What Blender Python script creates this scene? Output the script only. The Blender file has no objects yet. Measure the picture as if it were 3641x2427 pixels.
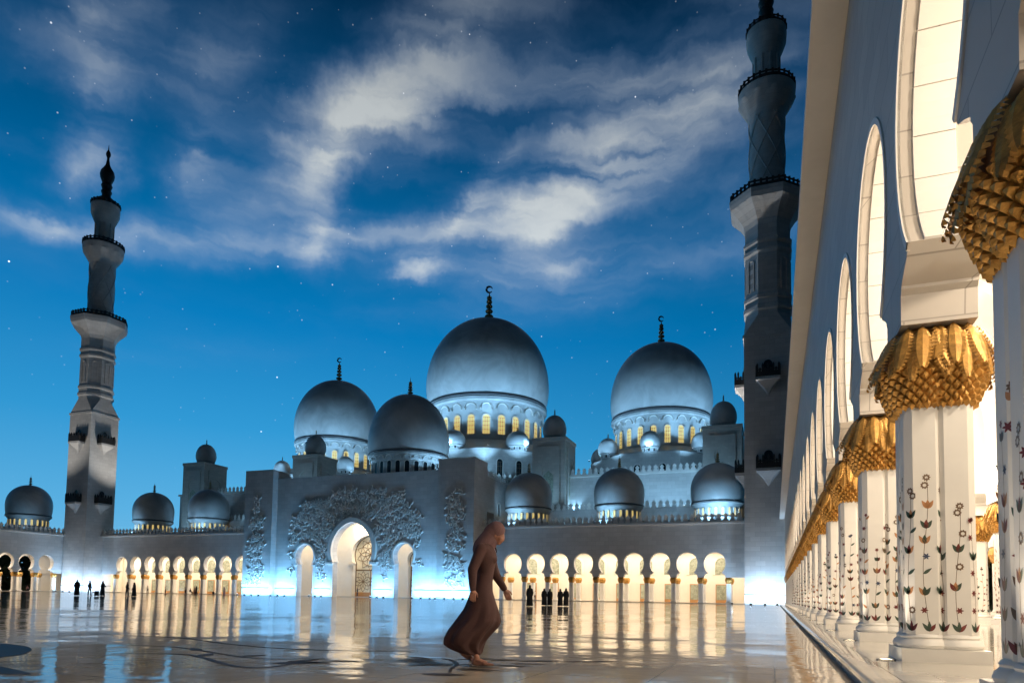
import bpy, math, random
from math import sin, cos, pi, radians, atan2, sqrt, hypot
from mathutils import Vector, Matrix

rnd = random.Random(7)
sc = bpy.context.scene

# ------------------------------------------------------------------ camera
YAW, PITCH, ROLL, CAMH = radians(21.034), 0.058, 0.016, 0.85
fw = Vector((-sin(YAW) * cos(PITCH), cos(YAW) * cos(PITCH), sin(PITCH)))
rt0 = Vector((cos(YAW), sin(YAW), 0)); up0 = rt0.cross(fw)
rt = rt0 * cos(ROLL) + up0 * sin(ROLL); up = up0 * cos(ROLL) - rt0 * sin(ROLL)
cd = bpy.data.cameras.new('camera')
cam = bpy.data.objects.new('camera', cd); sc.collection.objects.link(cam)
M = Matrix.Identity(4)
for i in range(3):
    M[i][0], M[i][1], M[i][2] = rt[i], up[i], -fw[i]
M[2][3] = CAMH
cam.matrix_world = M
cd.sensor_width = 36; cd.sensor_fit = 'HORIZONTAL'; cd.lens = 24.0
cd.shift_y = 0.2089; cd.clip_start = 0.05; cd.clip_end = 6000
sc.camera = cam

# ------------------------------------------------------------------ world: dusk sky, wisps of cloud, stars
wd = bpy.data.worlds.new('World'); sc.world = wd; wd.use_nodes = True
nt = wd.node_tree; N = nt.nodes; L = nt.links
for n in list(N): N.remove(n)
def nd(t, **k):
    n = N.new(t)
    for a, b in k.items(): setattr(n, a, b)
    return n
def mth(op, a, b=None, c=None, clamp=False):
    n = nd('ShaderNodeMath', operation=op, use_clamp=clamp)
    for i, s in enumerate((a, b, c)):
        if s is None: continue
        if isinstance(s, (int, float)): n.inputs[i].default_value = s
        else: L.new(s, n.inputs[i])
    return n.outputs[0]
def srgb(r, g, b):
    f = lambda c: (c / 255 / 12.92) if c <= 10 else ((c / 255 + 0.055) / 1.055) ** 2.4
    return (f(r), f(g), f(b), 1)
tc = nd('ShaderNodeTexCoord'); sep = nd('ShaderNodeSeparateXYZ'); L.new(tc.outputs['Generated'], sep.inputs[0])
el = mth('ARCSINE', sep.outputs[2]); az = mth('ARCTAN2', sep.outputs[0], sep.outputs[1])
ramp = nd('ShaderNodeValToRGB'); cr = ramp.color_ramp
L.new(mth('DIVIDE', el, 1.0, clamp=True), ramp.inputs[0])
stops = [(0.0, srgb(128, 192, 230)), (0.10, srgb(92, 178, 228)), (0.22, srgb(50, 154, 214)), (0.36, srgb(4, 124, 190)),
         (0.48, srgb(0, 100, 158)), (0.60, srgb(0, 70, 116)), (0.74, srgb(1, 38, 68)), (1.0, srgb(1, 20, 38))]
while len(cr.elements) < len(stops): cr.elements.new(0.5)
for e, (p, c) in zip(cr.elements, stops): e.position = p; e.color = c
# darker away from the after-glow; unseen sky behind dimmed to cut ambient light
glow = mth('MULTIPLY_ADD', mth('COSINE', mth('ADD', az, 0.75)), 0.5, 0.5)      # after-glow to the left of the view, night behind
glow = mth('MULTIPLY_ADD', mth('POWER', glow, 2.0), 0.95, 0.05)
skyc = nd('ShaderNodeMix', data_type='RGBA', blend_type='MULTIPLY'); skyc.inputs[0].default_value = 1
L.new(ramp.outputs[0], skyc.inputs[6])
gcol = nd('ShaderNodeCombineXYZ')
for i in range(3): L.new(glow, gcol.inputs[i])
L.new(gcol.outputs[0], skyc.inputs[7])
# clouds in azimuth / elevation
uv = nd('ShaderNodeCombineXYZ'); L.new(az, uv.inputs[0]); L.new(el, uv.inputs[1])
def noise(vec, scale, detail=6, rough=.55, dist=0):
    n = nd('ShaderNodeTexNoise'); n.inputs['Scale'].default_value = scale; n.inputs['Detail'].default_value = detail
    n.inputs['Roughness'].default_value = rough; n.inputs['Distortion'].default_value = dist
    L.new(vec, n.inputs['Vector']); return n
def vm(op, a, b):
    n = nd('ShaderNodeVectorMath', operation=op)
    for i, s in enumerate((a, b)):
        if isinstance(s, (tuple, list)): n.inputs[i].default_value = s
        else: L.new(s, n.inputs[i])
    return n.outputs[0]
w1 = noise(uv.outputs[0], 7, 5, .6)
wv = vm('MULTIPLY', vm('SUBTRACT', w1.outputs['Color'], (.5, .5, .5)), (.13, .07, 0))
w2 = noise(uv.outputs[0], 26, 4, .6)
wv2 = vm('MULTIPLY', vm('SUBTRACT', w2.outputs['Color'], (.5, .5, .5)), (.03, .018, 0))
uvd = vm('ADD', vm('ADD', uv.outputs[0], wv), wv2)
STROKES = [(-0.6212,0.6152,0.1361,0.0268,0.280,0.60),(-0.6472,0.5687,0.0906,0.0243,0.649,0.80),(-0.6459,0.4885,0.0499,0.0272,1.019,0.70),
(-0.5918,0.4834,0.1328,0.0197,0.150,0.40),(-0.8215,0.5379,0.0578,0.0253,0.684,0.50),(-0.9486,0.4818,0.0634,0.0232,0.835,0.40),
(-0.9349,0.5615,0.0612,0.0272,1.090,0.32),(-0.9777,0.4207,0.1005,0.0127,0.112,0.45),(-0.8304,0.4409,0.1570,0.0207,0.110,0.34),
(-0.4575,0.7049,0.1473,0.0693,0.542,0.34),(-0.5388,0.6332,0.1102,0.0416,0.067,0.40),(-0.3628,0.5226,0.1086,0.0193,0.150,0.75),
(-0.3243,0.5038,0.0533,0.0156,0.264,0.65),(-0.2532,0.5496,0.2149,0.0371,0.210,0.60),(-0.2286,0.6010,0.1926,0.0536,0.266,0.45),
(-0.4518,0.5160,0.1119,0.0143,0.705,0.50),(-0.5296,0.4586,0.0324,0.0176,0.510,0.60),(-0.5004,0.4521,0.0334,0.0190,0.059,0.60),
(-0.2984,0.4677,0.0748,0.0146,0.085,0.40),(-0.2889,0.6695,0.1759,0.0241,0.066,0.30),(-0.1216,0.6259,0.1535,0.0403,0.110,0.26),
(-0.9422,0.6268,0.1026,0.0252,0.407,0.26),(-0.8022,0.6373,0.1252,0.0349,0.433,0.24),(-0.4034,0.4354,0.1880,0.0317,0.108,0.20),
(-0.1940,0.4502,0.1926,0.0316,0.086,0.22),(-0.8444,0.3049,0.1502,0.0171,0.141,0.12),(-0.7479,0.5046,0.1168,0.0356,0.432,0.20)]
acc = None
for (a0, e0, ln, wd_, ang, inten) in STROKES:
    mp = nd('ShaderNodeMapping', vector_type='TEXTURE')
    mp.inputs['Location'].default_value = (a0, e0, 0); mp.inputs['Rotation'].default_value = (0, 0, ang + (.14 if ang > .18 else .05))
    mp.inputs['Scale'].default_value = (ln * 1.8, wd_ * 2.3, 1)
    L.new(uvd, mp.inputs['Vector'])
    g = nd('ShaderNodeTexGradient', gradient_type='QUADRATIC_SPHERE'); L.new(mp.outputs[0], g.inputs[0])
    acc = mth('MULTIPLY', g.outputs['Fac'], inten) if acc is None else mth('MULTIPLY_ADD', g.outputs['Fac'], inten, acc)
# streaky texture that runs along the wisps
mp = nd('ShaderNodeMapping'); mp.inputs['Rotation'].default_value = (0, 0, -0.66); mp.inputs['Scale'].default_value = (3.6, 22.0, 1)
L.new(uvd, mp.inputs['Vector'])
st = noise(mp.outputs[0], 1.0, 6, .5, .12)
streak = mth('MULTIPLY_ADD', st.outputs['Fac'], 3.4, -1.15, clamp=True)
# thin veil over the whole sky
mp2 = nd('ShaderNodeMapping'); mp2.inputs['Rotation'].default_value = (0, 0, -0.4); mp2.inputs['Scale'].default_value = (2.2, 5.5, 1)
L.new(uvd, mp2.inputs['Vector'])
ve = noise(mp2.outputs[0], 1.3, 7, .55, .2)
veil = mth('MULTIPLY_ADD', ve.outputs['Fac'], 1.9, -0.82, clamp=True)
lowfade = mth('MULTIPLY_ADD', el, 3.2, -0.85, clamp=True)
veil = mth('MULTIPLY', veil, mth('MULTIPLY', lowfade, 0.36))
cl = mth('MULTIPLY_ADD', acc, mth('MULTIPLY_ADD', streak, 1.0, 0.20), mth('MULTIPLY', veil, mth('MULTIPLY_ADD', streak, .7, .4)))
cl = mth('SUBTRACT', 1.0, mth('POWER', 2.718, mth('MULTIPLY', cl, -1.6)))
cl = mth('MINIMUM', cl, 0.82)
cloudcol = nd('ShaderNodeMix', data_type='RGBA')
L.new(mth('MULTIPLY', cl, 1.35, clamp=True), cloudcol.inputs[0])
cloudcol.inputs[6].default_value = srgb(80, 140, 204); cloudcol.inputs[7].default_value = srgb(226, 232, 232)
cdk = nd('ShaderNodeMix', data_type='RGBA', blend_type='MULTIPLY'); cdk.inputs[0].default_value = 1
L.new(cloudcol.outputs[2], cdk.inputs[6])
hi = mth('MAXIMUM', mth('MULTIPLY_ADD', el, -1.35, 1.62), .3)
hi = mth('MULTIPLY', mth('MINIMUM', hi, 1.0), mth('MINIMUM', mth('MULTIPLY', glow, 1.45), 1.0))
hv = nd('ShaderNodeCombineXYZ')
for i in range(3): L.new(hi, hv.inputs[i])
L.new(hv.outputs[0], cdk.inputs[7])
mixc = nd('ShaderNodeMix', data_type='RGBA'); L.new(cl, mixc.inputs[0]); L.new(skyc.outputs[2], mixc.inputs[6]); L.new(cdk.outputs[2], mixc.inputs[7])
# stars
def stars(scale, thr, gain):
    v = nd('ShaderNodeTexVoronoi', feature='F1'); v.inputs['Scale'].default_value = scale
    L.new(tc.outputs['Generated'], v.inputs['Vector'])
    s = mth('SUBTRACT', thr, v.outputs['Distance'])
    s = mth('MULTIPLY', s, 1.6 / thr, clamp=True)
    sp = nd('ShaderNodeSeparateColor'); L.new(v.outputs['Color'], sp.inputs[0])
    return mth('MULTIPLY', s, mth('MULTIPLY', mth('POWER', sp.outputs[0], 2.2), gain))
stv = mth('ADD', stars(34, .042, 2.2), stars(84, .095, .42))
stv = mth('MULTIPLY', mth('MULTIPLY', stv, mth('SUBTRACT', 1.0, mth('MULTIPLY', cl, 1.15, clamp=True))), mth('MULTIPLY_ADD', el, 3.5, -.35, clamp=True))
sto = nd('ShaderNodeMix', data_type='RGBA', blend_type='ADD'); sto.inputs[0].default_value = 1
L.new(mixc.outputs[2], sto.inputs[6])
scl = nd('ShaderNodeCombineXYZ')
for i in range(3): L.new(stv, scl.inputs[i])
L.new(scl.outputs[0], sto.inputs[7])
# below the horizon: dim ground colour
gnd = nd('ShaderNodeMix', data_type='RGBA'); L.new(mth('GREATER_THAN', el, -0.002), gnd.inputs[0])
gnd.inputs[6].default_value = (.02, .025, .03, 1); L.new(sto.outputs[2], gnd.inputs[7])
bg = nd('ShaderNodeBackground'); L.new(gnd.outputs[2], bg.inputs[0]); bg.inputs[1].default_value = 1.0
wo = nd('ShaderNodeOutputWorld'); L.new(bg.outputs[0], wo.inputs[0])

# faint moonlight (night: the sun lamp is turned right down)
sl = bpy.data.lights.new('moonlight', 'SUN'); sl.energy = 0.03; sl.angle = radians(0.5); sl.color = (.75, .85, 1)
so = bpy.data.objects.new('moonlight', sl); sc.collection.objects.link(so); so.rotation_euler = (radians(48), 0, radians(-30))

vs = sc.view_settings
vs.view_transform = 'Standard'; vs.look = 'None'; vs.gamma = 1; vs.use_curve_mapping = False; vs.exposure = 0.0
sc.render.engine = 'CYCLES'
sc.cycles.use_denoising = True
try: sc.cycles.denoiser = 'OPENIMAGEDENOISE'
except Exception: pass
sc.cycles.max_bounces = 6; sc.cycles.diffuse_bounces = 4; sc.cycles.glossy_bounces = 3
sc.cycles.transmission_bounces = 3; sc.cycles.sample_clamp_indirect = 4.0
sc.cycles.caustics_reflective = False; sc.cycles.caustics_refractive = False

# ------------------------------------------------------------------ materials
BLUE = (.30, .64, 1.0); WARM = (1.0, .845, .65)
def mat(name, col, rough=.5, metal=0, var=0, vscale=1.0, bump=0, bscale=20, emit=None, estr=0, spec=None, joints=None, col2=None):
    m = bpy.data.materials.new(name); m.use_nodes = True
    t = m.node_tree; b = t.nodes['Principled BSDF']
    b.inputs['Base Color'].default_value = (*col, 1); b.inputs['Roughness'].default_value = rough; b.inputs['Metallic'].default_value = metal
    if spec is not None: b.inputs['Specular IOR Level'].default_value = spec
    if emit: b.inputs['Emission Color'].default_value = (*emit, 1); b.inputs['Emission Strength'].default_value = estr
    ln = t.links.new
    if var or bump or joints:
        co = t.nodes.new('ShaderNodeTexCoord')
        geo = t.nodes.new('ShaderNodeNewGeometry')
    h = None
    if var:
        n = t.nodes.new('ShaderNodeTexNoise'); n.inputs['Scale'].default_value = vscale; n.inputs['Detail'].default_value = 7; n.inputs['Roughness'].default_value = .6
        n.inputs['Distortion'].default_value = .8
        ln(geo.outputs['Position'], n.inputs['Vector'])
        r = t.nodes.new('ShaderNodeValToRGB'); ln(n.outputs['Fac'], r.inputs[0])
        c2 = col2 or tuple(max(0, c * (1 - var)) for c in col)
        r.color_ramp.elements[0].position = .32; r.color_ramp.elements[1].position = .62
        r.color_ramp.elements[0].color = (*c2, 1); r.color_ramp.elements[1].color = (*col, 1)
        out = r.outputs[0]
        ln(out, b.inputs['Base Color'])
    if joints:                                     # fine stone joints (too fine to build): (block width, block height)
        mp = t.nodes.new('ShaderNodeMapping'); ln(geo.outputs['Position'], mp.inputs[0])
        sx = t.nodes.new('ShaderNodeSeparateXYZ'); ln(geo.outputs['Position'], sx.inputs[0])
        ad = t.nodes.new('ShaderNodeMath'); ad.operation = 'ADD'; ln(sx.outputs[0], ad.inputs[0]); ln(sx.outputs[1], ad.inputs[1])
        cb = t.nodes.new('ShaderNodeCombineXYZ'); ln(ad.outputs[0], cb.inputs[0]); ln(sx.outputs[2], cb.inputs[1])
        br = t.nodes.new('ShaderNodeTexBrick'); ln(cb.outputs[0], br.inputs['Vector'])
        br.inputs['Scale'].default_value = 1; br.inputs['Brick Width'].default_value = joints[0]; br.inputs['Row Height'].default_value = joints[1]
        br.inputs['Mortar Size'].default_value = .011; br.inputs['Mortar Smooth'].default_value = .3
        br.inputs['Color1'].default_value = (1, 1, 1, 1); br.inputs['Color2'].default_value = (.87, .87, .87, 1); br.inputs['Mortar'].default_value = (.55, .54, .53, 1)
        mx = t.nodes.new('ShaderNodeMix'); mx.data_type = 'RGBA'; mx.blend_type = 'MULTIPLY'; mx.inputs[0].default_value = 1
        if var: ln(out, mx.inputs[6])
        else: mx.inputs[6].default_value = (*col, 1)
        ln(br.outputs['Color'], mx.inputs[7]); ln(mx.outputs[2], b.inputs['Base Color'])
    if bump:
        n = t.nodes.new('ShaderNodeTexNoise'); n.inputs['Scale'].default_value = bscale; n.inputs['Detail'].default_value = 5
        ln(geo.outputs['Position'], n.inputs['Vector'])
        bp = t.nodes.new('ShaderNodeBump'); bp.inputs['Strength'].default_value = bump; bp.inputs['Distance'].default_value = .02
        ln(n.outputs['Fac'], bp.inputs['Height']); ln(bp.outputs[0], b.inputs['Normal'])
    return m
MT = {}
MT['marble'] = mat('white_marble', (.57, .515, .455), .45, var=.07, vscale=.35, joints=(1.3, .62), bump=.08, bscale=9)
MT['plain'] = mat('smooth_white_marble', (.80, .77, .72), .40, var=.05, vscale=1.2)
MT['stone'] = mat('pale_wall_stone', (.63, .61, .585), .6, var=.09, vscale=.25, joints=(1.5, .75), bump=.1, bscale=5)
MT['dome'] = mat('dome_marble', (.58, .585, .58), .40, var=.32, vscale=.16, bump=.05, bscale=3)
MT['gold'] = mat('gilded_metal', (.66, .35, .085), .45, metal=.45, var=.5, vscale=9, bump=.25, bscale=60)
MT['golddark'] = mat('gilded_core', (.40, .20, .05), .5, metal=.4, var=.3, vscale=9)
MT['fingold'] = mat('finial_gold_mosaic', (.45, .34, .18), .4, metal=.7)
MT['dark'] = mat('dark_bronze', (.035, .03, .027), .5)
MT['night'] = mat('dark_window_glass', (.02, .025, .03), .15)
MT['lit'] = mat('lit_window_glass', (.6, .5, .25), .4, emit=(1.0, .72, .22), estr=.62)
MT['litpane'] = mat('arcade_glass', (.42, .44, .34), .15, var=.5, vscale=2.2)
MT['wood'] = mat('warm_timber', (.50, .25, .09), .5, var=.25, vscale=6)
MT['lattice'] = mat('lattice_bronze', (.17, .105, .055), .45, metal=.3)
MT['doorglass'] = mat('door_glass', (.62, .56, .42), .2, var=.25, vscale=.6, emit=(1, .80, .5), estr=.16)
MT['interior'] = mat('warm_interior_plaster', (.82, .75, .64), .55, var=.05, vscale=.8)
MT['asphalt'] = mat('asphalt', (.045, .045, .045), .9, var=.3, vscale=3)
MT['leaf'] = mat('dark_foliage', (.03, .055, .022), .7, var=.5, vscale=2)
MT['bark'] = mat('bark', (.06, .045, .03), .9)
MT['ringshade'] = mat('ring_shade_grey', (.13, .13, .135), .5)  # painted shade: the dark line below a dome's lip
MT['housing'] = mat('lamp_housing', (.08, .08, .085), .4, metal=.5)
MT['lensb'] = mat('lit_lens_blue', (.8, .9, 1), .2, emit=(.72, .88, 1), estr=9)
MT['lensw'] = mat('lit_lens_warm', (1, .9, .7), .2, emit=(1, .85, .6), estr=7)
MT['inlayd'] = mat('inlay_dark_marble', (.06, .046, .036), .5, var=.4, vscale=4, spec=.12)
MT['inlayg'] = mat('inlay_green', (.055, .085, .06), .3); MT['inlayr'] = mat('inlay_red', (.17, .035, .03), .3)
MT['inlayo'] = mat('inlay_orange', (.48, .23, .10), .3); MT['inlayb'] = mat('inlay_blue', (.06, .08, .14), .3); MT['inlayk'] = mat('inlay_brown', (.16, .10, .06), .3)
MT['skin'] = mat('skin', (.44, .21, .145), .5, var=.12, vscale=30)
MT['dress'] = mat('brown_dress_cloth', (.090, .041, .039), .85, var=.16, vscale=5, bump=.35, bscale=160)
MT['hijab'] = mat('dusty_rose_cloth', (.20, .108, .112), .85, var=.12, vscale=8, bump=.3, bscale=140)
MT['black'] = mat('black_cloth', (.012, .012, .014), .85); MT['navy'] = mat('dark_cloth', (.03, .035, .05), .8)
MT['whitecloth'] = mat('white_cloth', (.7, .68, .64), .8); MT['pinkcloth'] = mat('muted_pink_cloth', (.42, .22, .18), .8)
MT['gutter'] = mat('gutter_shadow_stone', (.05, .05, .05), .5)
MT['eye'] = mat('eye_brow_dark', (.02, .012, .01), .4)

def floor_mat(name, base, rough, wav, tile):
    m = bpy.data.materials.new(name); m.use_nodes = True; t = m.node_tree; b = t.nodes['Principled BSDF']; ln = t.links.new
    geo = t.nodes.new('ShaderNodeNewGeometry')
    def nz(scale, det, rg=.5):
        n = t.nodes.new('ShaderNodeTexNoise'); n.inputs['Scale'].default_value = scale; n.inputs['Detail'].default_value = det; n.inputs['Roughness'].default_value = rg
        ln(geo.outputs['Position'], n.inputs['Vector']); return n
    v = nz(.55, 8, .65); v.inputs['Distortion'].default_value = 1.5
    r = t.nodes.new('ShaderNodeValToRGB'); ln(v.outputs['Fac'], r.inputs[0])
    r.color_ramp.elements[0].position = .3; r.color_ramp.elements[1].position = .68
    r.color_ramp.elements[0].color = (*[c * .82 for c in base], 1); r.color_ramp.elements[1].color = (*base, 1)
    # slabs: each polished a little differently, thin joints
    br = t.nodes.new('ShaderNodeTexBrick'); ln(geo.outputs['Position'], br.inputs['Vector'])
    br.offset = 0; br.inputs['Scale'].default_value = 1; br.inputs['Brick Width'].default_value = tile; br.inputs['Row Height'].default_value = tile
    br.inputs['Mortar Size'].default_value = .008; br.inputs['Color1'].default_value = (1, 1, 1, 1); br.inputs['Color2'].default_value = (.84, .84, .84, 1); br.inputs['Mortar'].default_value = (.35, .34, .32, 1)
    mx = t.nodes.new('ShaderNodeMix'); mx.data_type = 'RGBA'; mx.blend_type = 'MULTIPLY'; mx.inputs[0].default_value = .8
    ln(r.outputs[0], mx.inputs[6]); ln(br.outputs['Color'], mx.inputs[7]); ln(mx.outputs[2], b.inputs['Base Color'])
    rr = nz(.9, 5); ma = t.nodes.new('ShaderNodeMath'); ma.operation = 'MULTIPLY_ADD'; ln(rr.outputs['Fac'], ma.inputs[0]); ma.inputs[1].default_value = rough * .9; ma.inputs[2].default_value = rough * .55
    ln(ma.outputs[0], b.inputs['Roughness'])
    b.inputs['IOR'].default_value = 1.48
    # undulation of the polished slabs
    a = nz(.085, 8, .46); c = nz(3.4, 2, .4)
    s = t.nodes.new('ShaderNodeMath'); s.operation = 'MULTIPLY_ADD'; ln(c.outputs['Fac'], s.inputs[0]); s.inputs[1].default_value = .012; ln(a.outputs['Fac'], s.inputs[2])
    bp = t.nodes.new('ShaderNodeBump'); bp.inputs['Strength'].default_value = 1.0; bp.inputs['Distance'].default_value = wav
    ln(s.outputs[0], bp.inputs['Height']); ln(bp.outputs[0], b.inputs['Normal'])
    return m
MT['floor'] = floor_mat('polished_courtyard_marble', (.68, .57, .44), .055, .22, 1.2)
MT['afloor'] = floor_mat('polished_arcade_marble', (.66, .61, .53), .07, .02, 1.47)

# ------------------------------------------------------------------ mesh helpers
WL = {}
class MB:
    def __init__(s): s.v = []; s.f = []; s.m = []
    def add(s, vs_, fs, m=0):
        o = len(s.v); s.v += [tuple(p) for p in vs_]
        for f in fs: s.f.append(tuple(i + o for i in f)); s.m.append(m)
        return s
    def box(s, x0, x1, y0, y1, z0, z1, m=0):
        return s.add([(x0,y0,z0),(x1,y0,z0),(x1,y1,z0),(x0,y1,z0),(x0,y0,z1),(x1,y0,z1),(x1,y1,z1),(x0,y1,z1)],
                     [(0,3,2,1),(4,5,6,7),(0,1,5,4),(1,2,6,5),(2,3,7,6),(3,0,4,7)], m)
    def lathe(s, prof, n=24, c=(0,0,0), ph=0, m=0, caps=True):
        vs_ = []; fs = []
        for r, z in prof:
            for k in range(n):
                a = ph + 2 * pi * k / n; vs_.append((c[0] + r * cos(a), c[1] + r * sin(a), c[2] + z))
        for i in range(len(prof) - 1):
            for k in range(n):
                k2 = (k + 1) % n; fs.append((i*n+k, i*n+k2, (i+1)*n+k2, (i+1)*n+k))
        if caps:
            fs.append(tuple(range(n - 1, -1, -1))); fs.append(tuple((len(prof)-1)*n + k for k in range(n)))
        return s.add(vs_, fs, m)
    def loft(s, rings, m=0, caps=True):
        n = len(rings[0]); vs_ = [p for r in rings for p in r]; fs = []
        for i in range(len(rings) - 1):
            for k in range(n):
                k2 = (k + 1) % n; fs.append((i*n+k, i*n+k2, (i+1)*n+k2, (i+1)*n+k))
        if caps: fs.append(tuple(range(n-1,-1,-1))); fs.append(tuple((len(rings)-1)*n+k for k in range(n)))
        return s.add(vs_, fs, m)
    def tube(s, pts, r, n=6, m=0):
        pts = [Vector(p) for p in pts]; rings = []
        for i, p in enumerate(pts):
            d = (pts[min(i+1, len(pts)-1)] - pts[max(i-1, 0)]).normalized()
            a = Vector((0,0,1)) if abs(d.z) < .9 else Vector((1,0,0))
            u = d.cross(a).normalized(); w = d.cross(u)
            rr = r[i] if isinstance(r, (list, tuple)) else r
            rings.append([p + (u * cos(2*pi*k/n) + w * sin(2*pi*k/n)) * rr for k in range(n)])
        return s.loft(rings, m)
    def extr(s, poly, o, sd, ndv, depth, m=0):
        """poly in (s, z); o origin; sd direction of s; ndv direction of depth"""
        o = Vector(o); sd = Vector(sd); ndv = Vector(ndv); n = len(poly)
        A = [o + sd * a + Vector((0,0,b)) for a, b in poly]; B = [p + ndv * depth for p in A]
        fs = [tuple(range(n)), tuple(range(2*n-1, n-1, -1))]
        for k in range(n):
            k2 = (k + 1) % n; fs.append((k2, k, n + k, n + k2))
        return s.add(A + B, fs, m)
    def mesh(s, name, mats, smooth=None):
        me = bpy.data.meshes.new(name); me.from_pydata(s.v, [], s.f)
        for m in (mats if isinstance(mats, (list, tuple)) else [mats]): me.materials.append(MT[m] if isinstance(m, str) else m)
        me.polygons.foreach_set('material_index', s.m)
        import bmesh
        bm = bmesh.new(); bm.from_mesh(me); bmesh.ops.recalc_face_normals(bm, faces=bm.faces); bm.to_mesh(me); bm.free()
        if smooth is not None:
            me.shade_smooth()
            if smooth < 3.2: me.set_sharp_from_angle(angle=smooth)
        return me
def link(name, data, parent=None, loc=(0,0,0), rz=0, scale=None):
    o = bpy.data.objects.new(name, data); sc.collection.objects.link(o)
    loc = Vector(loc); WL[o.name] = loc
    o.location = loc - (WL[parent.name] if parent else Vector((0,0,0)))
    if rz: o.rotation_euler = (0, 0, rz)
    if scale: o.scale = scale
    if parent: o.parent = parent
    return o
def part(mb, name, mats, parent, smooth=None, loc=(0,0,0), rz=0, kind=None):
    o = link(name, mb.mesh(name, mats, smooth), parent, loc, rz)
    if kind: o['kind'] = kind
    return o
def tag(o, label=None, cat=None, group=None, kind=None):
    if label: o['label'] = label
    if cat: o['category'] = cat
    if group: o['group'] = group
    if kind: o['kind'] = kind
    return o
def thing(name, loc, label, cat, group=None):
    o = link(name, None, None, loc); o.empty_display_size = .5
    return tag(o, label, cat, group)
SM = radians(35)
ORD = 'first second third fourth fifth sixth seventh eighth ninth tenth eleventh twelfth thirteenth fourteenth fifteenth sixteenth seventeenth eighteenth nineteenth twentieth'.split()
def horseshoe(a, zc, za, hw, zw, n=24, p=1.0):
    tw = math.acos(min(1, hw / a)); b2 = (zc - zw) / sin(tw); pts = []
    nl = max(4, n // 4)
    for i in range(nl):
        t = -tw + tw * i / nl; pts.append((a * cos(t), zc + b2 * sin(t)))
    nu = n // 2
    for i in range(nu + 1):
        t = (pi / 2) * i / nu; pts.append((a * max(0, cos(t)) ** p if i < nu else 0.0, zc + (za - zc) * sin(t)))
    right = pts; left = [(-x, z) for x, z in reversed(pts[:-1])]
    return [(-x, z) for x, z in right] + [(-x, z) for x, z in left]    # left waist -> apex -> right waist
def lamp(name, kind, loc, power, color, parent=None, aim=None, size=.3, size_y=None, angle=90, blend=.6, shape='DISK'):
    d = bpy.data.lights.new(name, kind); d.energy = power; d.color = color
    if kind == 'AREA':
        d.shape = shape; d.size = size
        if size_y: d.size_y = size_y
    elif kind == 'SPOT':
        d.spot_size = radians(angle); d.spot_blend = blend; d.shadow_soft_size = size
    else: d.shadow_soft_size = size
    o = link(name, d, parent, loc)
    if aim is not None:
        v = Vector(aim) - Vector(loc); o.rotation_euler = v.to_track_quat('-Z', 'Y').to_euler()
    return o

# ------------------------------------------------------------------ ground
BAY = 4.42; MID = -77.2; YF = 116.0; XR = 1.50; XL = -156.0
g = MB().add([(-2500,-2500,-.06),(2500,-2500,-.06),(2500,2500,-.06),(-2500,2500,-.06)], [(0,1,2,3)])
tag(part(g, 'ground', 'asphalt', None), kind='structure')
g = MB().add([(XL+.8,-60,0),(.69,-60,0),(.69,YF-.7,0),(XL+.8,YF-.7,0)], [(0,1,2,3)])
floor = tag(part(g, 'courtyard_floor', 'floor', None), kind='structure')
g = MB().box(.69, .80, -60, YF-.7, -.055, -.012)
tag(part(g, 'drain_channel', 'gutter', None), kind='structure')
# raised pavement of the right-hand arcade: bull-nosed kerb plus separate slabs near the camera
g = MB()
prof = [(.80,-.05),(.80,.075),(.812,.102),(.84,.12),(1.10,.12),(1.10,-.05)]
g.extr(prof, (0,-60,0), (1,0,0), (0,1,0), 60+YF+4)
pave = tag(part(g, 'arcade_pavement', 'afloor', None, SM), kind='structure')
TS = 1.473
sm_ = MB().box(-TS/2+.004, TS/2-.004, -TS/2+.004, TS/2-.004, 0, .12).mesh('slab', 'afloor')
for i in range(8):
    for j in range(14):
        x = 1.105 + TS*(i+.5); y = 2.0 + TS*(j+.5)
        link('slab', sm_, pave, (x, y, rnd.uniform(-.0012, .0012)))
g = MB().box(1.105, 14, -60, 1.99, .0, .119).box(1.105, 14, 2.0+14*TS+.005, YF+4, .0, .119).box(1.105, 14, 1.99, 2.0+14*TS+.005, -.05, -.002)
part(g, 'pavement_bed', 'afloor', pave)
g = MB().box(XL-14, XL+.8, -20, YF+12, -.05, .119).box(XL+.8, .69, YF-.7, YF+12, -.05, .118)
tag(part(g, 'arcade_terrace', 'afloor', None), kind='structure')

# floral inlay let into the courtyard floor
def leaf_poly(c, ang, ln, w, n=7, bend=0):
    pts = []
    for sgn in (1, -1):
        rng = range(n+1) if sgn == 1 else range(n-1, 0, -1)
        for i in rng:
            t = i / n; x = ln * t; y = sgn * w * sin(pi * t ** .8) * .5 + bend * sin(pi * t)
            pts.append((c[0] + x*cos(ang) - y*sin(ang), c[1] + x*sin(ang) + y*cos(ang), .004))
    return pts
def ribbon(pts, w):
    vs_ = []; fs = []
    for i, p in enumerate(pts):
        a = pts[max(0,i-1)]; b = pts[min(len(pts)-1,i+1)]; dx, dy = b[0]-a[0], b[1]-a[1]; l = hypot(dx,dy) or 1
        ww = w * (.5 + .5 * sin(pi * (i+.5) / len(pts)))
        vs_ += [(p[0]-dy/l*ww, p[1]+dx/l*ww, .0035), (p[0]+dy/l*ww, p[1]-dx/l*ww, .0035)]
    for i in range(len(pts)-1): fs.append((2*i, 2*i+1, 2*i+3, 2*i+2))
    return vs_, fs
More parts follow.
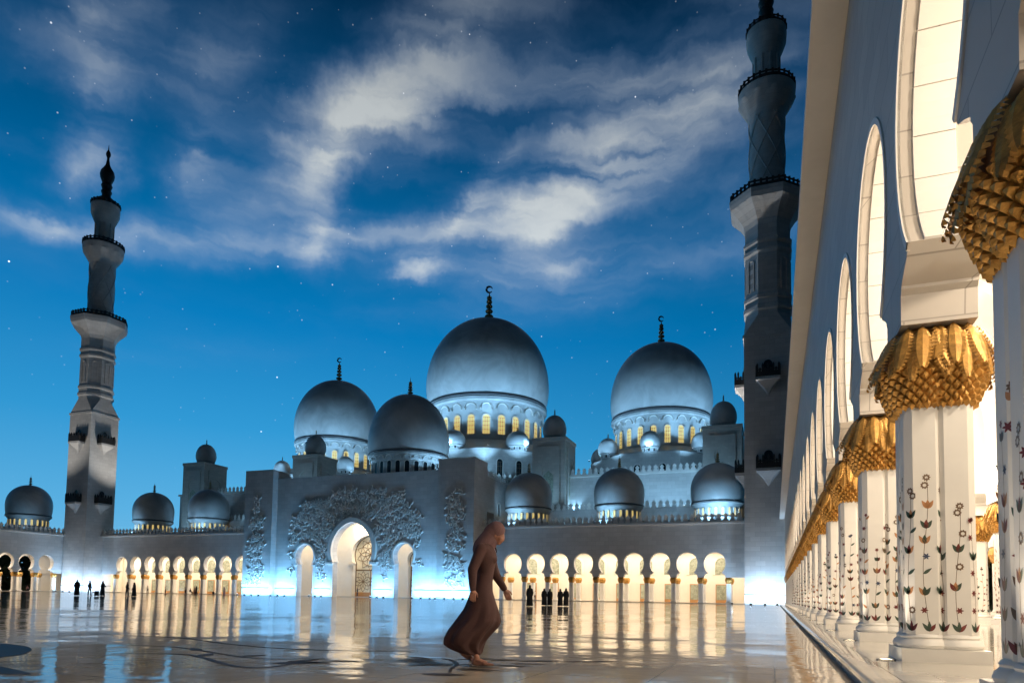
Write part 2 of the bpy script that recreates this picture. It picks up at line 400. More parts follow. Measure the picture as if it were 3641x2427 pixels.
def spline(P, n=8):
    out = []
    for i in range(len(P)-1):
        p0, p1, p2, p3 = P[max(0,i-1)], P[i], P[i+1], P[min(len(P)-1,i+2)]
        for k in range(n):
            t = k / n
            out.append(tuple(.5*((2*b) + (-a+c)*t + (2*a-5*b+4*c-d)*t*t + (-a+3*b-3*c+d)*t**3) for a,b,c,d in zip(p0,p1,p2,p3)))
    out.append(tuple(P[-1])); return out
def inlay(poly): m_ = MB().add(poly, [tuple(range(len(poly)))]); return part(m_, 'floor_inlay_leaf', 'inlayd', floor)
big = spline([(-11.6,7.0),(-10.4,6.85),(-9.6,6.5),(-8.95,5.95),(-8.75,5.55),(-8.5,5.2),(-7.9,4.98),(-7.1,4.74),(-6.85,4.62),(-7.4,4.5),(-8.6,4.7),(-9.4,5.0),(-10.6,5.6)], 5)
inlay([(x, y, .004) for x, y in big])
def vine(P, w=.035):
    a, b = ribbon(spline(P), w); part(MB().add(a, b), 'floor_inlay_stem', 'inlayd', floor)
vine([(-8.2,6.6),(-7.4,6.95),(-6.8,6.75),(-6.1,6.35),(-5.6,6.12),(-5.33,6.2),(-5.3,6.5),(-5.45,7.0)], .04)
vine([(-9.5,7.7),(-8.3,7.75),(-7.2,7.35),(-6.4,7.05),(-5.9,7.05),(-5.4,7.4)], .03)
vine([(-12,9.2),(-10,9.3),(-8,8.6),(-6.5,8.4),(-5,8.9)], .035)
for x, y, a, l, w in [(-5.6,6.6,.6,.7,.24),(-5.45,6.9,.1,.5,.16),(-5.5,6.75,1.4,.55,.18),(-5.2,7.2,.3,.45,.14),(-6.9,6.8,2.0,.5,.18),(-6.5,7.1,1.2,.4,.15),(-7.6,7.5,2.6,.5,.16)]:
    inlay(leaf_poly((x, y), a, l, w))
vine([(-4.5,7.9),(-4.2,8.15),(-3.93,8.05),(-3.62,7.6),(-3.45,7.1),(-3.3,6.75)], .028)
inlay(leaf_poly((-3.52,6.5), .25, .52, .22))
for x, y, a, l, w in [(-4.2,8.1,2.9,.5,.10),(-4.1,8.0,-2.9,.55,.10),(-4.0,7.9,-2.75,.6,.11),(-3.85,7.75,-2.8,.62,.11),(-3.75,7.6,-2.7,.55,.10),(-3.62,7.5,-2.6,.62,.1),
                      (-3.6,7.6,.25,.5,.10),(-3.5,7.4,.1,.55,.11),(-3.45,7.2,.0,.6,.11),(-3.4,7.05,.05,.5,.09),(-3.9,8.1,.8,.6,.12),(-3.5,8.3,.5,.42,.16),(-3.15,8.35,.45,.7,.12),(-3.1,8.0,.3,.5,.09),(-3.2,7.7,.2,.55,.10),(-2.6,8.6,.5,.8,.12)]:
    inlay(leaf_poly((x, y), a, l, w, bend=.02))

# ------------------------------------------------------------------ arcade kit
ZP = .12; ZI = 4.29; ZTOP = 13.1; OFF = .17
def rcore(z):
    P = [(3.27,.225),(3.36,.265),(3.5,.325),(3.65,.375),(3.8,.40),(3.95,.39),(4.1,.345),(4.2,.29),(4.29,.20)]
    for (a, ra), (b, rb) in zip(P, P[1:]):
        if z <= b: return ra + (rb - ra) * max(0, z - a) / (b - a)
    return P[-1][1]
def frond(mb, ang, c, short=False, m=0, jit=0.0):
    """a drooping palm frond: raised rib, swept leaflets with a toothed edge"""
    z0, z1 = (4.16, 3.60) if short else (4.285, 3.74)
    wm = .098 if short else .122; ns = 12
    z1 += jit*.05; tw = jit*.05
    def pos(t, s, dr):
        z = z0 + (z1 - z0) * t; r = rcore(z) + (.026 if short else .055) + (.085 + .05*abs(jit)) * t ** 3 + dr
        a = ang + (s + tw*t) / max(r, .2); return (c[0] + r*cos(a), c[1] + r*sin(a), z)
    def w(t): return wm * max(.0, sin(pi * min(1, .10 + .84 * t))) ** .75
    for i in range(ns):
        t0, t1 = i/ns, (i+1)/ns
        for sg in (1, -1):
            a, b = min(1.08, t0 + .10), min(1.12, t1 + .085)
            p = [pos(t0, 0, .020), pos(t1, 0, .020), pos(t0*.5+a*.5, sg*w(t0)*.55, .016), pos(t1*.5+b*.5, sg*w(t1)*.55, .004), pos(a, sg*w(t0), -.004), pos(b-.045, sg*w(t1)*.93, -.028)]
            mb.add(p, [(0,1,3,2),(2,3,5,4)], m)
    mb.add([pos(0,-.008,.024), pos(0,.008,.024), pos(1.04,.002,.022), pos(1.04,-.002,.022)], [(0,1,2,3)], m)
def scale_at(mb, ang, z, c, nper, dz, m=0):
    r = rcore(z); da = pi / nper * .98
    P = [(r+.004, ang-da, z), (rcore(z+dz)+.002, ang, z+dz), (r+.004, ang+da, z), (rcore(z-dz)+.002, ang, z-dz)]
    v = [(c[0]+a*cos(b), c[1]+a*sin(b), d) for a, b, d in P]
    ro = r + .062; v += [(c[0]+ro*cos(ang-da*.32), c[1]+ro*sin(ang-da*.32), z+dz*.1), (c[0]+ro*cos(ang+da*.32), c[1]+ro*sin(ang+da*.32), z+dz*.1), (c[0]+(ro-.008)*cos(ang), c[1]+(ro-.008)*sin(ang), z-dz*.55)]
    mb.add(v, [(0,4,1),(1,4,5),(1,5,2),(2,5,6,3),(3,6,4,0),(4,6,5)], m)
LOBES = [(-OFF,-OFF),(OFF,-OFF),(-OFF,OFF),(OFF,OFF)]
NF = 11; ROWS = [3.31 + .064*i for i in range(8)]; NS = 18
def outward(l, ang):
    return cos(ang) * l[0] + sin(ang) * l[1] > -OFF * .35
def lobe_specs(l):
    fr = []; scs = []
    for k in range(NF):
        a = 2*pi*k/NF + .13
        if outward(l, a): fr.append((a, False))
        if outward(l, a + pi/NF): fr.append((a + pi/NF, True))
    for i, z in enumerate(ROWS):
        for k in range(NS):
            a = 2*pi*(k + .5*(i % 2))/NS
            if outward(l, a): scs.append((a, z))
    return fr, scs
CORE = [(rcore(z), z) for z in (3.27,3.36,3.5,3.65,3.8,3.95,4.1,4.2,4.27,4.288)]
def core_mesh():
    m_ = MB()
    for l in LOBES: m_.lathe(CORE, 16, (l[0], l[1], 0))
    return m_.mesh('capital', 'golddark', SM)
def full_cap():
    m_ = MB()
    for l in LOBES:
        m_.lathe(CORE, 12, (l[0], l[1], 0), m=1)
        f, s_ = lobe_specs(l)
        for a, sh in f: frond(m_, a, l, sh, 0, rnd.uniform(-1,1))
        for a, z in s_: scale_at(m_, a, z, l, NS, .066)
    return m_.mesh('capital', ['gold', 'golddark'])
def far_cap():
    m_ = MB()
    for l in LOBES:
        m_.lathe([(.23,3.27),(.32,3.42),(.30,3.44),(.39,3.62),(.37,3.64),(.45,3.8),(.43,3.95),(.41,4.05),(.34,4.22),(.25,4.288)], 10, (l[0], l[1], 0))
    return m_.mesh('capital', 'gold')
ME = {}
ME['plinth'] = MB().box(-.47,.47,-.52,.52,ZP-.002,ZP+.16).mesh('plinth', 'plain')
b_ = MB()
for l in LOBES: b_.lathe([(.25,.278),(.285,.285),(.30,.32),(.285,.365),(.265,.38),(.25,.40),(.26,.42),(.245,.445),(.23,.455)], 24, (l[0], l[1], 0))
ME['base'] = b_.mesh('column_base', 'plain', SM)
SQ = [(.21,-.125),(.21,.125),(.125,.21),(-.125,.21),(-.21,.125),(-.21,-.125),(-.125,-.21),(.125,-.21)]
ME['shaft'] = MB().loft([[(a, b, z) for a, b in SQ] for z in (.45, 3.29)]).mesh('shaft', 'plain')
ME['core'] = core_mesh(); ME['cap'] = full_cap(); ME['capfar'] = far_cap()
# flower inlay on one face of a shaft (flat pieces of coloured stone set into the marble)
def inlay_face(mb, seed, rz=0, ap=.2112):
    R = random.Random(seed)
    top = R.uniform(1.7, 2.75); z = .5; x = 0; pts = []; ph = R.uniform(0, 6); amp = R.uniform(.02, .035)
    ca, sa = cos(rz), sin(rz)
    def P(y, zz, d=0): return ((ap+d)*ca - y*sa, (ap+d)*sa + y*ca, zz)
    def poly(pl, m, d=.0): mb.add([P(y, zz, d) for y, zz in pl], [tuple(range(len(pl)))], m)
    def leaf(y, zz, a, l, w, m):
        n = 5; pl = []
        for sg in (1, -1):
            for i in (range(n+1) if sg == 1 else range(n-1, 0, -1)):
                t = i/n; px = l*t; py = sg*w*sin(pi*t**.75)*.5
                pl.append((max(-.09, min(.09, y + px*cos(a) - py*sin(a))), zz + px*sin(a) + py*cos(a)))
        poly(pl, m, .0006)
    S = lambda t: amp * sin(ph + t * 3.4)
    steps = 22; prev = None
    for i in range(steps+1):
        zz = .5 + (top-.5)*i/steps; y = S(zz)
        if prev: poly([(prev[0]-.003, prev[1]), (prev[0]+.003, prev[1]), (y+.003, zz), (y-.003, zz)], 0)
        prev = (y, zz)
    for a in (.9, 1.57, 2.2): leaf(S(.5), .49, a, .13, .045, R.choice((1,1,2)))
    zz = .72; fl = R.choice(('ring', 'star', 'bud'))
    while zz < top:
        y = S(zz); kind = R.random(); fl = R.choice(('ring', 'star', 'bud', 'bud')); sz = .95 if zz < top-.3 else .65
        if kind < .45:
            m1 = R.choice((1,1,0,2,3))
            leaf(y, zz, 1.57+.55, .13*sz, .05, m1); leaf(y, zz, 1.57-.55, .13*sz, .05, R.choice((1,2,3))); leaf(y, zz, 1.57, .12*sz, .055, R.choice((2,1,3)))
        elif kind < .6: leaf(y, zz, 1.57+R.choice((-.9,.9)), .12, .04, R.choice((1,3)))
        else:
            o = R.choice((-.03,.03)); cy, cz = y+o, zz+.03
            m1 = {'ring':0,'star':4,'bud':2}[fl]
            n = 9 if fl == 'ring' else 6
            for k in range(n):
                a = 2*pi*k/n
                if fl == 'ring': leaf(cy+.018*cos(a), cz+.018*sin(a), a, .03, .026, m1)
                else: leaf(cy, cz, a, .045, .02, m1)
        zz += R.uniform(.17, .27)
    yt = S(top)
    for k in range(9 if fl == 'ring' else 6):
        a = 2*pi*k/(9 if fl == 'ring' else 6); leaf(yt + (.014*cos(a) if fl == 'ring' else 0), top + (.014*sin(a) if fl == 'ring' else 0), a, .034, .022, {'ring':0,'star':4,'bud':2}[fl])
IM = ['inlayk','inlayg','inlayr','inlayo','inlayb']
ME['inl'] = []
for s_ in range(4):
    m_ = MB()
    for k in range(8): inlay_face(m_, 100+s_*8+k, k*pi/4, .2112 if k % 2 == 0 else .2381)
    ME['inl'].append(m_.mesh('flower_inlay', IM))
ME['face'] = []
for s_ in range(10):
    m_ = MB(); inlay_face(m_, 400+s_, 0, .2112); q_ = MB(); inlay_face(q_, 500+s_, 0, .2381)
    ME['face'].append((m_.mesh('flower_inlay', IM), q_.mesh('flower_inlay', IM)))
# frond and scale masters (pointing along +x) for the nearest capitals
ME['frond'] = []; ME['frond_s'] = []
for q_ in (-.9, -.4, 0, .5, 1.0):
    m_ = MB(); frond(m_, 0, (0,0), False, 0, q_); ME['frond'].append(m_.mesh('frond', 'gold', radians(16)))
    m_ = MB(); frond(m_, 0, (0,0), True, 0, q_); ME['frond_s'].append(m_.mesh('frond', 'gold', radians(16)))
ME['scale'] = {}
for z in ROWS:
    m_ = MB(); scale_at(m_, 0, z, (0,0), NS, .066); ME['scale'][z] = m_.mesh('scale', 'gold')
SCALE_LOBES = {(0,0), (1,0)}
FROND_LOBES = {(0,0),(0,2),(1,0),(1,1),(1,2),(2,0),(2,1),(2,2),(3,0)}
def cluster(th, x, y, lod, n=None):
    link('plinth', ME['plinth'], th, (x, y, 0)); link('column_base', ME['base'], th, (x, y, 0))
    shafts = [link('shaft', ME['shaft'], th, (x+l[0], y+l[1], 0)) for l in LOBES]
    if lod == 0:
        for i, s_ in enumerate(shafts):
            for k in range(8):
                a = k*pi/4
                if outward(LOBES[i], a): tag(link('flower_inlay', ME['face'][(n*7+i*3+k*5) % 10][k % 2], s_, (x+LOBES[i][0], y+LOBES[i][1], 0), a), kind='stuff')
        cp = link('capital', ME['core'], th, (x, y, 0)); rest = MB()
        for i, l in enumerate(LOBES):
            f, ss = lobe_specs(l)
            for a, sh in f:
                if (n, i) in FROND_LOBES: link('frond', rnd.choice(ME['frond_s' if sh else 'frond']), cp, (x+l[0], y+l[1], rnd.uniform(-.012,.012)), a + rnd.uniform(-.05,.05))
                else: frond(rest, a, (x+l[0], y+l[1]), sh)
            for a, z in ss:
                if (n, i) in SCALE_LOBES: link('scale', ME['scale'][z], cp, (x+l[0], y+l[1], 0), a)
                else: scale_at(rest, a, z, (x+l[0], y+l[1]), NS, .066)
        part(rest, 'scales', 'gold', cp, kind='stuff')
    else:
        link('capital', ME['cap' if lod == 1 else 'capfar'], th, (x, y, 0))
        if lod == 1:
            for i, s_ in enumerate(shafts): tag(link('flower_inlay', ME['inl'][(i + int(y*7)) % 4], s_, (x+LOBES[i][0], y+LOBES[i][1], 0)), kind='stuff')
ARCH = horseshoe(1.72, 6.62, 8.42, 1.11, 5.08, 28)
SHO = [(-1.67,ZI),(-1.66,4.66),(-1.60,4.72),(-1.60,4.76),(-1.42,4.86),(-1.22,4.95),(-1.15,5.05)]
def bay_poly(): return [(-BAY/2,ZI)] + SHO + ARCH + [(-a, b) for a, b in reversed(SHO)] + [(BAY/2,ZI),(BAY/2,ZTOP),(-BAY/2,ZTOP)]
OPEN = SHO + ARCH + [(-a, b) for a, b in reversed(SHO)]
def wall_bays(o, sd, ndv, ks, T=1.0, flat=()):
    mb = MB()
    for k in ks: mb.extr(bay_poly(), Vector(o) + Vector(sd)*BAY*k, sd, ndv, T)
    for s0, s1 in flat: mb.extr([(s0,ZI),(s1,ZI),(s1,ZTOP),(s0,ZTOP)], o, sd, ndv, T)
    return mb
def mouldings(th, o, sd, ndv, ks):
    o = Vector(o); sd = Vector(sd); ndv = Vector(ndv)
    for k in ks:
        mb = MB(); c = o + sd*BAY*k - ndv*.02
        big_ = [(x*1.055, 6.62+(z-6.62)*1.05) for x, z in ARCH]
        n = len(ARCH); A = [c + sd*x + Vector((0,0,z)) for x, z in ARCH]; B = [c + sd*x + Vector((0,0,z)) for x, z in big_]
        A2 = [p + ndv*.05 for p in A]; B2 = [p + ndv*.05 for p in B]
        fs = []
        for i in range(n-1):
            fs += [(i,i+1,n+i+1,n+i),(i,2*n+i,2*n+i+1,i+1),(n+i,n+i+1,3*n+i+1,3*n+i)]
        mb.add(A+B+A2+B2, fs); part(mb, 'arch_moulding', 'plain', th, SM)
def cornice(th, o, sd, ndv, s0, s1):
    o = Vector(o); sd = Vector(sd); ndv = Vector(ndv)
    prof = [(0,ZTOP),(-.70,ZTOP),(-.70,ZTOP+.26),(-.62,ZTOP+.30),(-.62,ZTOP+.42),(-.1,ZTOP+.46),(1.0,ZTOP+.46),(1.0,ZTOP)]
    A = [o + sd*s0 + ndv*a + Vector((0,0,b)) for a, b in prof]; B = [p + sd*(s1-s0) for p in A]; n = len(prof)
    part(MB().add(A+B, [tuple(range(n)), tuple(range(2*n-1,n-1,-1))] + [((k+1)%n,k,n+k,n+(k+1)%n) for k in range(n)]), 'cornice', 'plain', th)
MER = [(-.42,0),(.42,0),(.42,.28),(.30,.36),(.22,.50),(.34,.70),(.40,.84),(.26,1.02),(.10,1.18),(0,1.36),(-.10,1.18),(-.26,1.02),(-.40,.84),(-.34,.70),(-.22,.50),(-.30,.36),(-.42,.28)]
ME['merlonx'] = MB().extr(MER, (0,-.11,0), (1,0,0), (0,1,0), .22).mesh('merlon', 'plain')
def merlons(th, p0, p1, z, step=1.06, sc_=1.0):
    p0 = Vector((*p0, z)); p1 = Vector((*p1, z)); d = p1 - p0; n = max(1, int(d.length / step)); rz = atan2(d.y, d.x)
    for i in range(n): link('merlon', ME['merlonx'], th, p0 + d*((i+.5)/n), rz, (sc_, sc_, sc_))
# generic arched window: frame ring and pane, unit width 1, height 1 (scaled), facing -y
def win_out(w, h): return [(-w/2,0),(-w/2,h-w/2)] + [(-w/2*cos(pi*i/8), h-w/2+w/2*sin(pi*i/8)) for i in range(1,8)] + [(w/2,h-w/2),(w/2,0)]
WC = {}
def window(par, loc, rz, w, h, pane='night', frame='plain', proud=.14, sub=True, lattice=False):
    key = (round(w,2), round(h,2), frame)
    if key not in WC:
        a = win_out(w, h); b = win_out(w*1.32, h+w*.16); n = len(a); mb = MB()
        A = [(x,-proud,z) for x,z in a]; B = [(x,-proud,z) for x,z in b]; A2 = [(x,.05,z) for x,z in a]; B2 = [(x,.05,z) for x,z in b]
        fs = []
        for i in range(n-1): fs += [(i,i+1,n+i+1,n+i),(i,2*n+i,2*n+i+1,i+1),(n+i,n+i+1,3*n+i+1,3*n+i)]
        fs += [(0,n,3*n,2*n),(n-1,2*n-1,4*n-1,3*n-1)]
        mb.add(A+B+A2+B2, fs); WC[key] = [mb.mesh('window', frame), {}]
    if pane not in WC[key][1]:
        pm = MB().add([(x,-.03,z) for x,z in win_out(w,h)], [tuple(range(len(win_out(w,h))))])
        if lattice:
            for i in (1, 2):
                x = -w/2 + w*i/3; pm.box(x-.03,x+.03,-.07,-.035,0,h*.86,1)
            for i in range(1, 5): pm.box(-w/2,w/2,-.07,-.035,h*.85*i/4-.03,h*.85*i/4+.03,1)
        WC[key][1][pane] = pm.mesh('pane', [pane, 'lattice'])
    o = link('window', WC[key][0], par, loc, rz)
    if sub:
        p = bpy.data.objects.new('pane', WC[key][1][pane]); sc.collection.objects.link(p); p.parent = o
    return o
def floodlight(loc, label, group, power, aim, color=BLUE, kind='AREA', angle=110, lens='lensb', size=.3):
    th = thing('floodlight', loc, label, 'lamp', group)
    x, y, z = loc; aimv = (Vector(aim)-Vector(loc)).normalized(); rz = atan2(aimv.y, aimv.x)
    if 'flh' not in ME:
        ME['flh'] = MB().box(-.16,.16,-.2,.2,.0,.06).box(-.03,.03,-.17,-.14,.05,.2).box(-.03,.03,.14,.17,.05,.2).extr([(-.14,.1),(.1,.06),(.13,.24),(-.1,.3)], (0,-.13,0), (1,0,0), (0,1,0), .26).mesh('housing','housing')
        ME['fll'] = {}
        for q in ('lensb','lensw'): ME['fll'][q] = MB().add([(-.085,-.11,.318),(.115,-.11,.262),(.115,.11,.262),(-.085,.11,.318)], [(0,1,2,3)]).mesh('lens', q)
    link('housing', ME['flh'], th, loc, rz); link('lens', ME['fll'][lens], th, loc, rz)
    lamp('lamp_light', kind, (x+aimv.x*.05, y+aimv.y*.05, z+.42), power, color, th, aim, size, angle=angle)
    return th

# ------------------------------------------------------------------ right-hand arcade wing (nearest the camera)
Y1 = 10.06
rw = thing('arcade_wing', (XR, 55, 0), 'long white colonnade with gilded palm capitals receding along the right edge', 'arcade')
N0, N1 = -2, 23
for n in range(N0, N1+1):
    cluster(rw, XR+.42, Y1 + BAY*(n-1), 0 if 0 <= n <= 2 else (1 if n < 15 else 2), n)
ks = list(range(N0, N1))
part(wall_bays((XR, Y1-BAY*.5, 0), (0,1,0), (1,0,0), ks, .82, [(BAY*(N0-.5)-30, BAY*(N0-.5)), (BAY*(N1-.5), YF+6-Y1+BAY*.5)]), 'wall', 'marble', rw, SM)
mouldings(rw, (XR, Y1-BAY*.5, 0), (0,1,0), (1,0,0), range(0, 12))
cornice(rw, (XR, 0, 0), (0,1,0), (1,0,0), -40, YF-4.6)
# soffit lining blocks of the near arches
def lining(k):
    yc = Y1 + BAY*(k-.5); pts = ARCH; cum = [0]
    for a, b in zip(pts, pts[1:]): cum.append(cum[-1] + hypot(b[0]-a[0], b[1]-a[1]))
    NB = 15
    def at(s):
        for i in range(len(cum)-1):
            if s <= cum[i+1]: t = (s-cum[i])/(cum[i+1]-cum[i]); return (pts[i][0]+(pts[i+1][0]-pts[i][0])*t, pts[i][1]+(pts[i+1][1]-pts[i][1])*t)
        return pts[-1]
    for i in range(NB):
        s0, s1 = cum[-1]*i/NB+.007, cum[-1]*(i+1)/NB-.007; mb = MB(); rings = []
        for j in range(4):
            p = at(s0+(s1-s0)*j/3); c = (0, 6.62); v = Vector((c[0]-p[0], c[1]-p[1])).normalized()
            q = (p[0]+v.x*.028, p[1]+v.y*.028)
            rings.append([(XR+.16, yc+p[0], p[1]), (XR+.64, yc+p[0], p[1]), (XR+.63, yc+q[0], q[1]), (XR+.17, yc+q[0], q[1])])
        mb.loft(rings); part(mb, 'soffit_block', 'plain', rw)
for k in range(0, 5): lining(k)
# vaulted aisles, inner arcade and outer wall
def barrel(x0, x1, zs, y0, y1, rise):
    mb = MB(); n = 14; A = []
    for i in range(n+1):
        t = pi*i/n; A.append(((x0+x1)/2-(x1-x0)/2*cos(t), zs+rise*sin(t)))
    vs_ = [(x, y0, z) for x, z in A] + [(x, y1, z) for x, z in A]
    return mb.add(vs_, [(i,i+1,n+2+i,n+1+i) for i in range(n)])
part(barrel(XR+.80, 7.02, 8.7, -30, YF-4, 2.1), 'vault', 'plain', rw, SM)
part(barrel(8.0, 12.5, 8.7, -30, YF-4, 2.1), 'vault', 'plain', rw, SM)
for k in range(-1, 20):                                   # transverse ribs of the vault
    y = Y1 + BAY*k; mb = MB(); n = 12
    for (x0, x1) in ((XR+.82, 7.0),):
        for i in range(n):
            ta, tb = pi*i/n, pi*(i+1)/n; f = lambda t, d: ((x0+x1)/2-((x1-x0)/2-d)*cos(t), 8.7+(2.1-d)*sin(t))
            a, b, c, d = f(ta,0), f(tb,0), f(tb,.28), f(ta,.28)
            v = [(p[0], yy, p[1]) for yy in (y-.3, y+.3) for p in (a,b,c,d)]
            mb.add(v, [(3,2,1,0),(4,5,6,7),(2,3,7,6)])
    part(mb, 'vault_rib', 'plain', rw)
for n in range(0, 16): cluster(rw, 7.5, Y1 + BAY*(n-1), 1 if n < 8 else 2, n)
part(wall_bays((7.0, Y1-BAY*.5, 0), (0,1,0), (1,0,0), range(-1, 20), 1.0), 'wall', 'plain', rw, SM)
for n in range(0, 16): cluster(rw, 13.0, Y1 + BAY*(n-1), 2, n)
part(wall_bays((12.5, Y1-BAY*.5, 0), (0,1,0), (1,0,0), range(-1, 22), 1.0), 'wall', 'plain', rw, SM)
g = MB().box(XR+1.002, 13.5, -40, YF+4, ZTOP-.05, ZTOP+.3); part(g, 'roof_slab', 'plain', rw)
# recessed floor uplights beside each column and ceiling lamps in the aisle
for n in range(0, 20):
    y = Y1 + BAY*(n-1)
    th = thing('floor_uplight', (1.30, y-.35, ZP), 'round recessed floor lamp beside the %s column of the near right colonnade' % ORD[n], 'lamp', 'uplights along the colonnade')
    if 'upl' not in ME:
        ME['upl'] = MB().lathe([(.11,.0),(.11,.012),(.085,.014),(.085,.006)], 20, caps=False).mesh('rim', 'housing')
        ME['uplens'] = MB().lathe([(.086,.004),(.084,.008)], 20).mesh('lens', 'lensw')
    link('rim', ME['upl'], th, (1.30, y-.35, ZP)); link('lens', ME['uplens'], th, (1.30, y-.35, ZP))
    if n < 9: lamp('lamp_light', 'SPOT', (1.30, y-.35, ZP+.03), 150, WARM, th, (1.42, y-.30, 4), .08, angle=62, blend=.9)
for n in range(-1, 11):
    y = Y1 + BAY*(n-.5)
    th = thing('ceiling_lamp', (4.78, y, 6.6), 'round lamp hanging in the %s vault bay of the right colonnade, nearest first' % ORD[n+1], 'lamp', 'lamps in the colonnade vault')
    if 'cl1' not in ME:
        ME['cl1'] = MB().lathe([(.02,.0),(.02,4.1)], 8).lathe([(.3,-.02),(.34,.03),(.2,.12),(.02,.16)], 20).mesh('lamp_body', 'fingold', SM)
    link('lamp_body', ME['cl1'], th, (4.78, y, 6.6))
    lamp('lamp_light', 'POINT', (4.78, y, 6.3), 800, WARM, th, size=.28)
lamp('aisle_light', 'AREA', (4.78, 80, 8.2), 7000, WARM, rw, (4.78, 80, 0), 1.0, 62, shape='RECTANGLE')
bpy.data.objects['aisle_light'].rotation_euler = (0,0,0)
lamp('aisle_light', 'AREA', (10.2, 40, 8.2), 2600, WARM, rw, None, 1.0, 70, shape='RECTANGLE')

# ------------------------------------------------------------------ far arcades either side of the portal, and the left wing
def far_arcade(th, xc0, nb, x0, x1):
    """arches centred xc0 + k*BAY; wall runs x0..x1 at Y = YF"""
    ks = range(nb); o = (xc0, YF, 0)
    part(wall_bays(o, (1,0,0), (0,1,0), ks, 1.0, [(x0-xc0, -BAY/2), (BAY*(nb-.5), x1-xc0)]), 'wall', 'stone', th, SM)
    mouldings(th, o, (1,0,0), (0,1,0), ks)
    cornice(th, (0,YF,0), (1,0,0), (0,1,0), x0, x1)
    merlons(th, (x0, YF-.25), (x1, YF-.25), ZTOP+.46)
    for k in range(nb+1): cluster(th, xc0 + BAY*(k-.5), YF+.5, 2)
    for k in range(nb+1): cluster(th, xc0 + BAY*(k-.5), YF+5.0, 2)
    # back wall, ceiling, ends
    yb = YF + 9
    part(MB().box(x0, x1, yb, yb+.5, ZP-.05, 9.4), 'back_wall', 'interior', th)
    part(MB().box(x0, x1, YF+1.005, yb, 9.3, 9.6), 'ceiling', 'interior', th)
    for xe in (x0, x1-.3): part(MB().box(xe, xe+.3, YF+1.02, yb-.02, ZP-.04, 9.28), 'end_wall', 'interior', th)
    part(MB().box(x0, x1, YF+1.01, yb+6, ZTOP-.2, ZTOP+.2), 'roof_slab', 'stone', th)
    for k in range(nb):                                   # glazed doors with arched lights above, set in the back wall
        xw = xc0 + BAY*k + .55
        mb = MB().box(xw-1.05,xw+1.05,yb-.12,yb-.01,ZP,3.35); fr = part(mb, 'door_frame', 'wood', th)
        part(MB().box(xw-.92,xw+.92,yb-.16,yb-.125,.62,3.22), 'pane', 'litpane', fr)
        window(th, (xw, yb, 5.0), 0, 2.3, 3.0, 'litpane', 'interior')
    L_ = lamp('arcade_light', 'AREA', ((x0+x1)/2, YF+3.0, 9.0), 58*(x1-x0), WARM, th, None, x1-x0-2, .8, shape='RECTANGLE')
    L_ = lamp('arcade_light', 'AREA', ((x0+x1)/2, YF+7.0, 9.0), 44*(x1-x0), WARM, th, None, x1-x0-2, .8, shape='RECTANGLE')
fr_ = thing('arcade_wing', (-27, YF, 0), 'brightly lit arcade of horseshoe arches between the carved portal and the right minaret', 'arcade')
far_arcade(fr_, -44.46, 9, -50.6, -2.5)
fl_ = thing('arcade_wing', (-127, YF, 0), 'brightly lit arcade of horseshoe arches between the left minaret and the carved portal', 'arcade')
far_arcade(fl_, -142.17, 9, -153.0, -102.9)
lw = thing('arcade_wing', (XL, 80, 0), 'arcade running off the left edge with dark night showing through its arches', 'arcade')
YL = 107.85
kl = range(-14, 1)
o = (XL, YL, 0)
part(wall_bays(o, (0,1,0), (-1,0,0), kl, 1.0, [(BAY*.5, YF+4-YL)]), 'wall', 'stone', lw, SM)
mouldings(lw, o, (0,1,0), (-1,0,0), range(-5, 1))
cornice(lw, (XL,0,0), (0,1,0), (-1,0,0), YL-BAY*14.5, YF)
merlons(lw, (XL+.25, 62), (XL+.25, YF-1), ZTOP+.46)
for k in range(-7, 2):
    cluster(lw, XL-.5, YL+BAY*(k-.5), 2); cluster(lw, XL-5.5, YL+BAY*(k-.5), 2)
part(wall_bays((XL-9, YL+1.5, 0), (0,1,0), (-1,0,0), range(-14,1), 1.0, [(BAY*.5, YF+4-YL)]), 'wall', 'interior', lw, SM)
for k in range(-7, 2): cluster(lw, XL-9.5, YL+1.5+BAY*(k-.5), 2)
part(MB().box(XL-10, XL-1.005, 40, YF+9, 9.3, 9.6), 'ceiling', 'interior', lw)
part(MB().box(XL-10, XL-1.005, 40, YF+9, ZTOP-.2, ZTOP+.2), 'roof_slab', 'stone', lw)
part(MB().box(XL-9.9, XL-9.4, YL+1.5+BAY*.5+.6, YF+9, ZP, ZI), 'back_wall', 'interior', lw)
lamp('arcade_light', 'AREA', (XL-4.5, 84, 9.0), 6000, WARM, lw, None, .8, 52, shape='RECTANGLE')

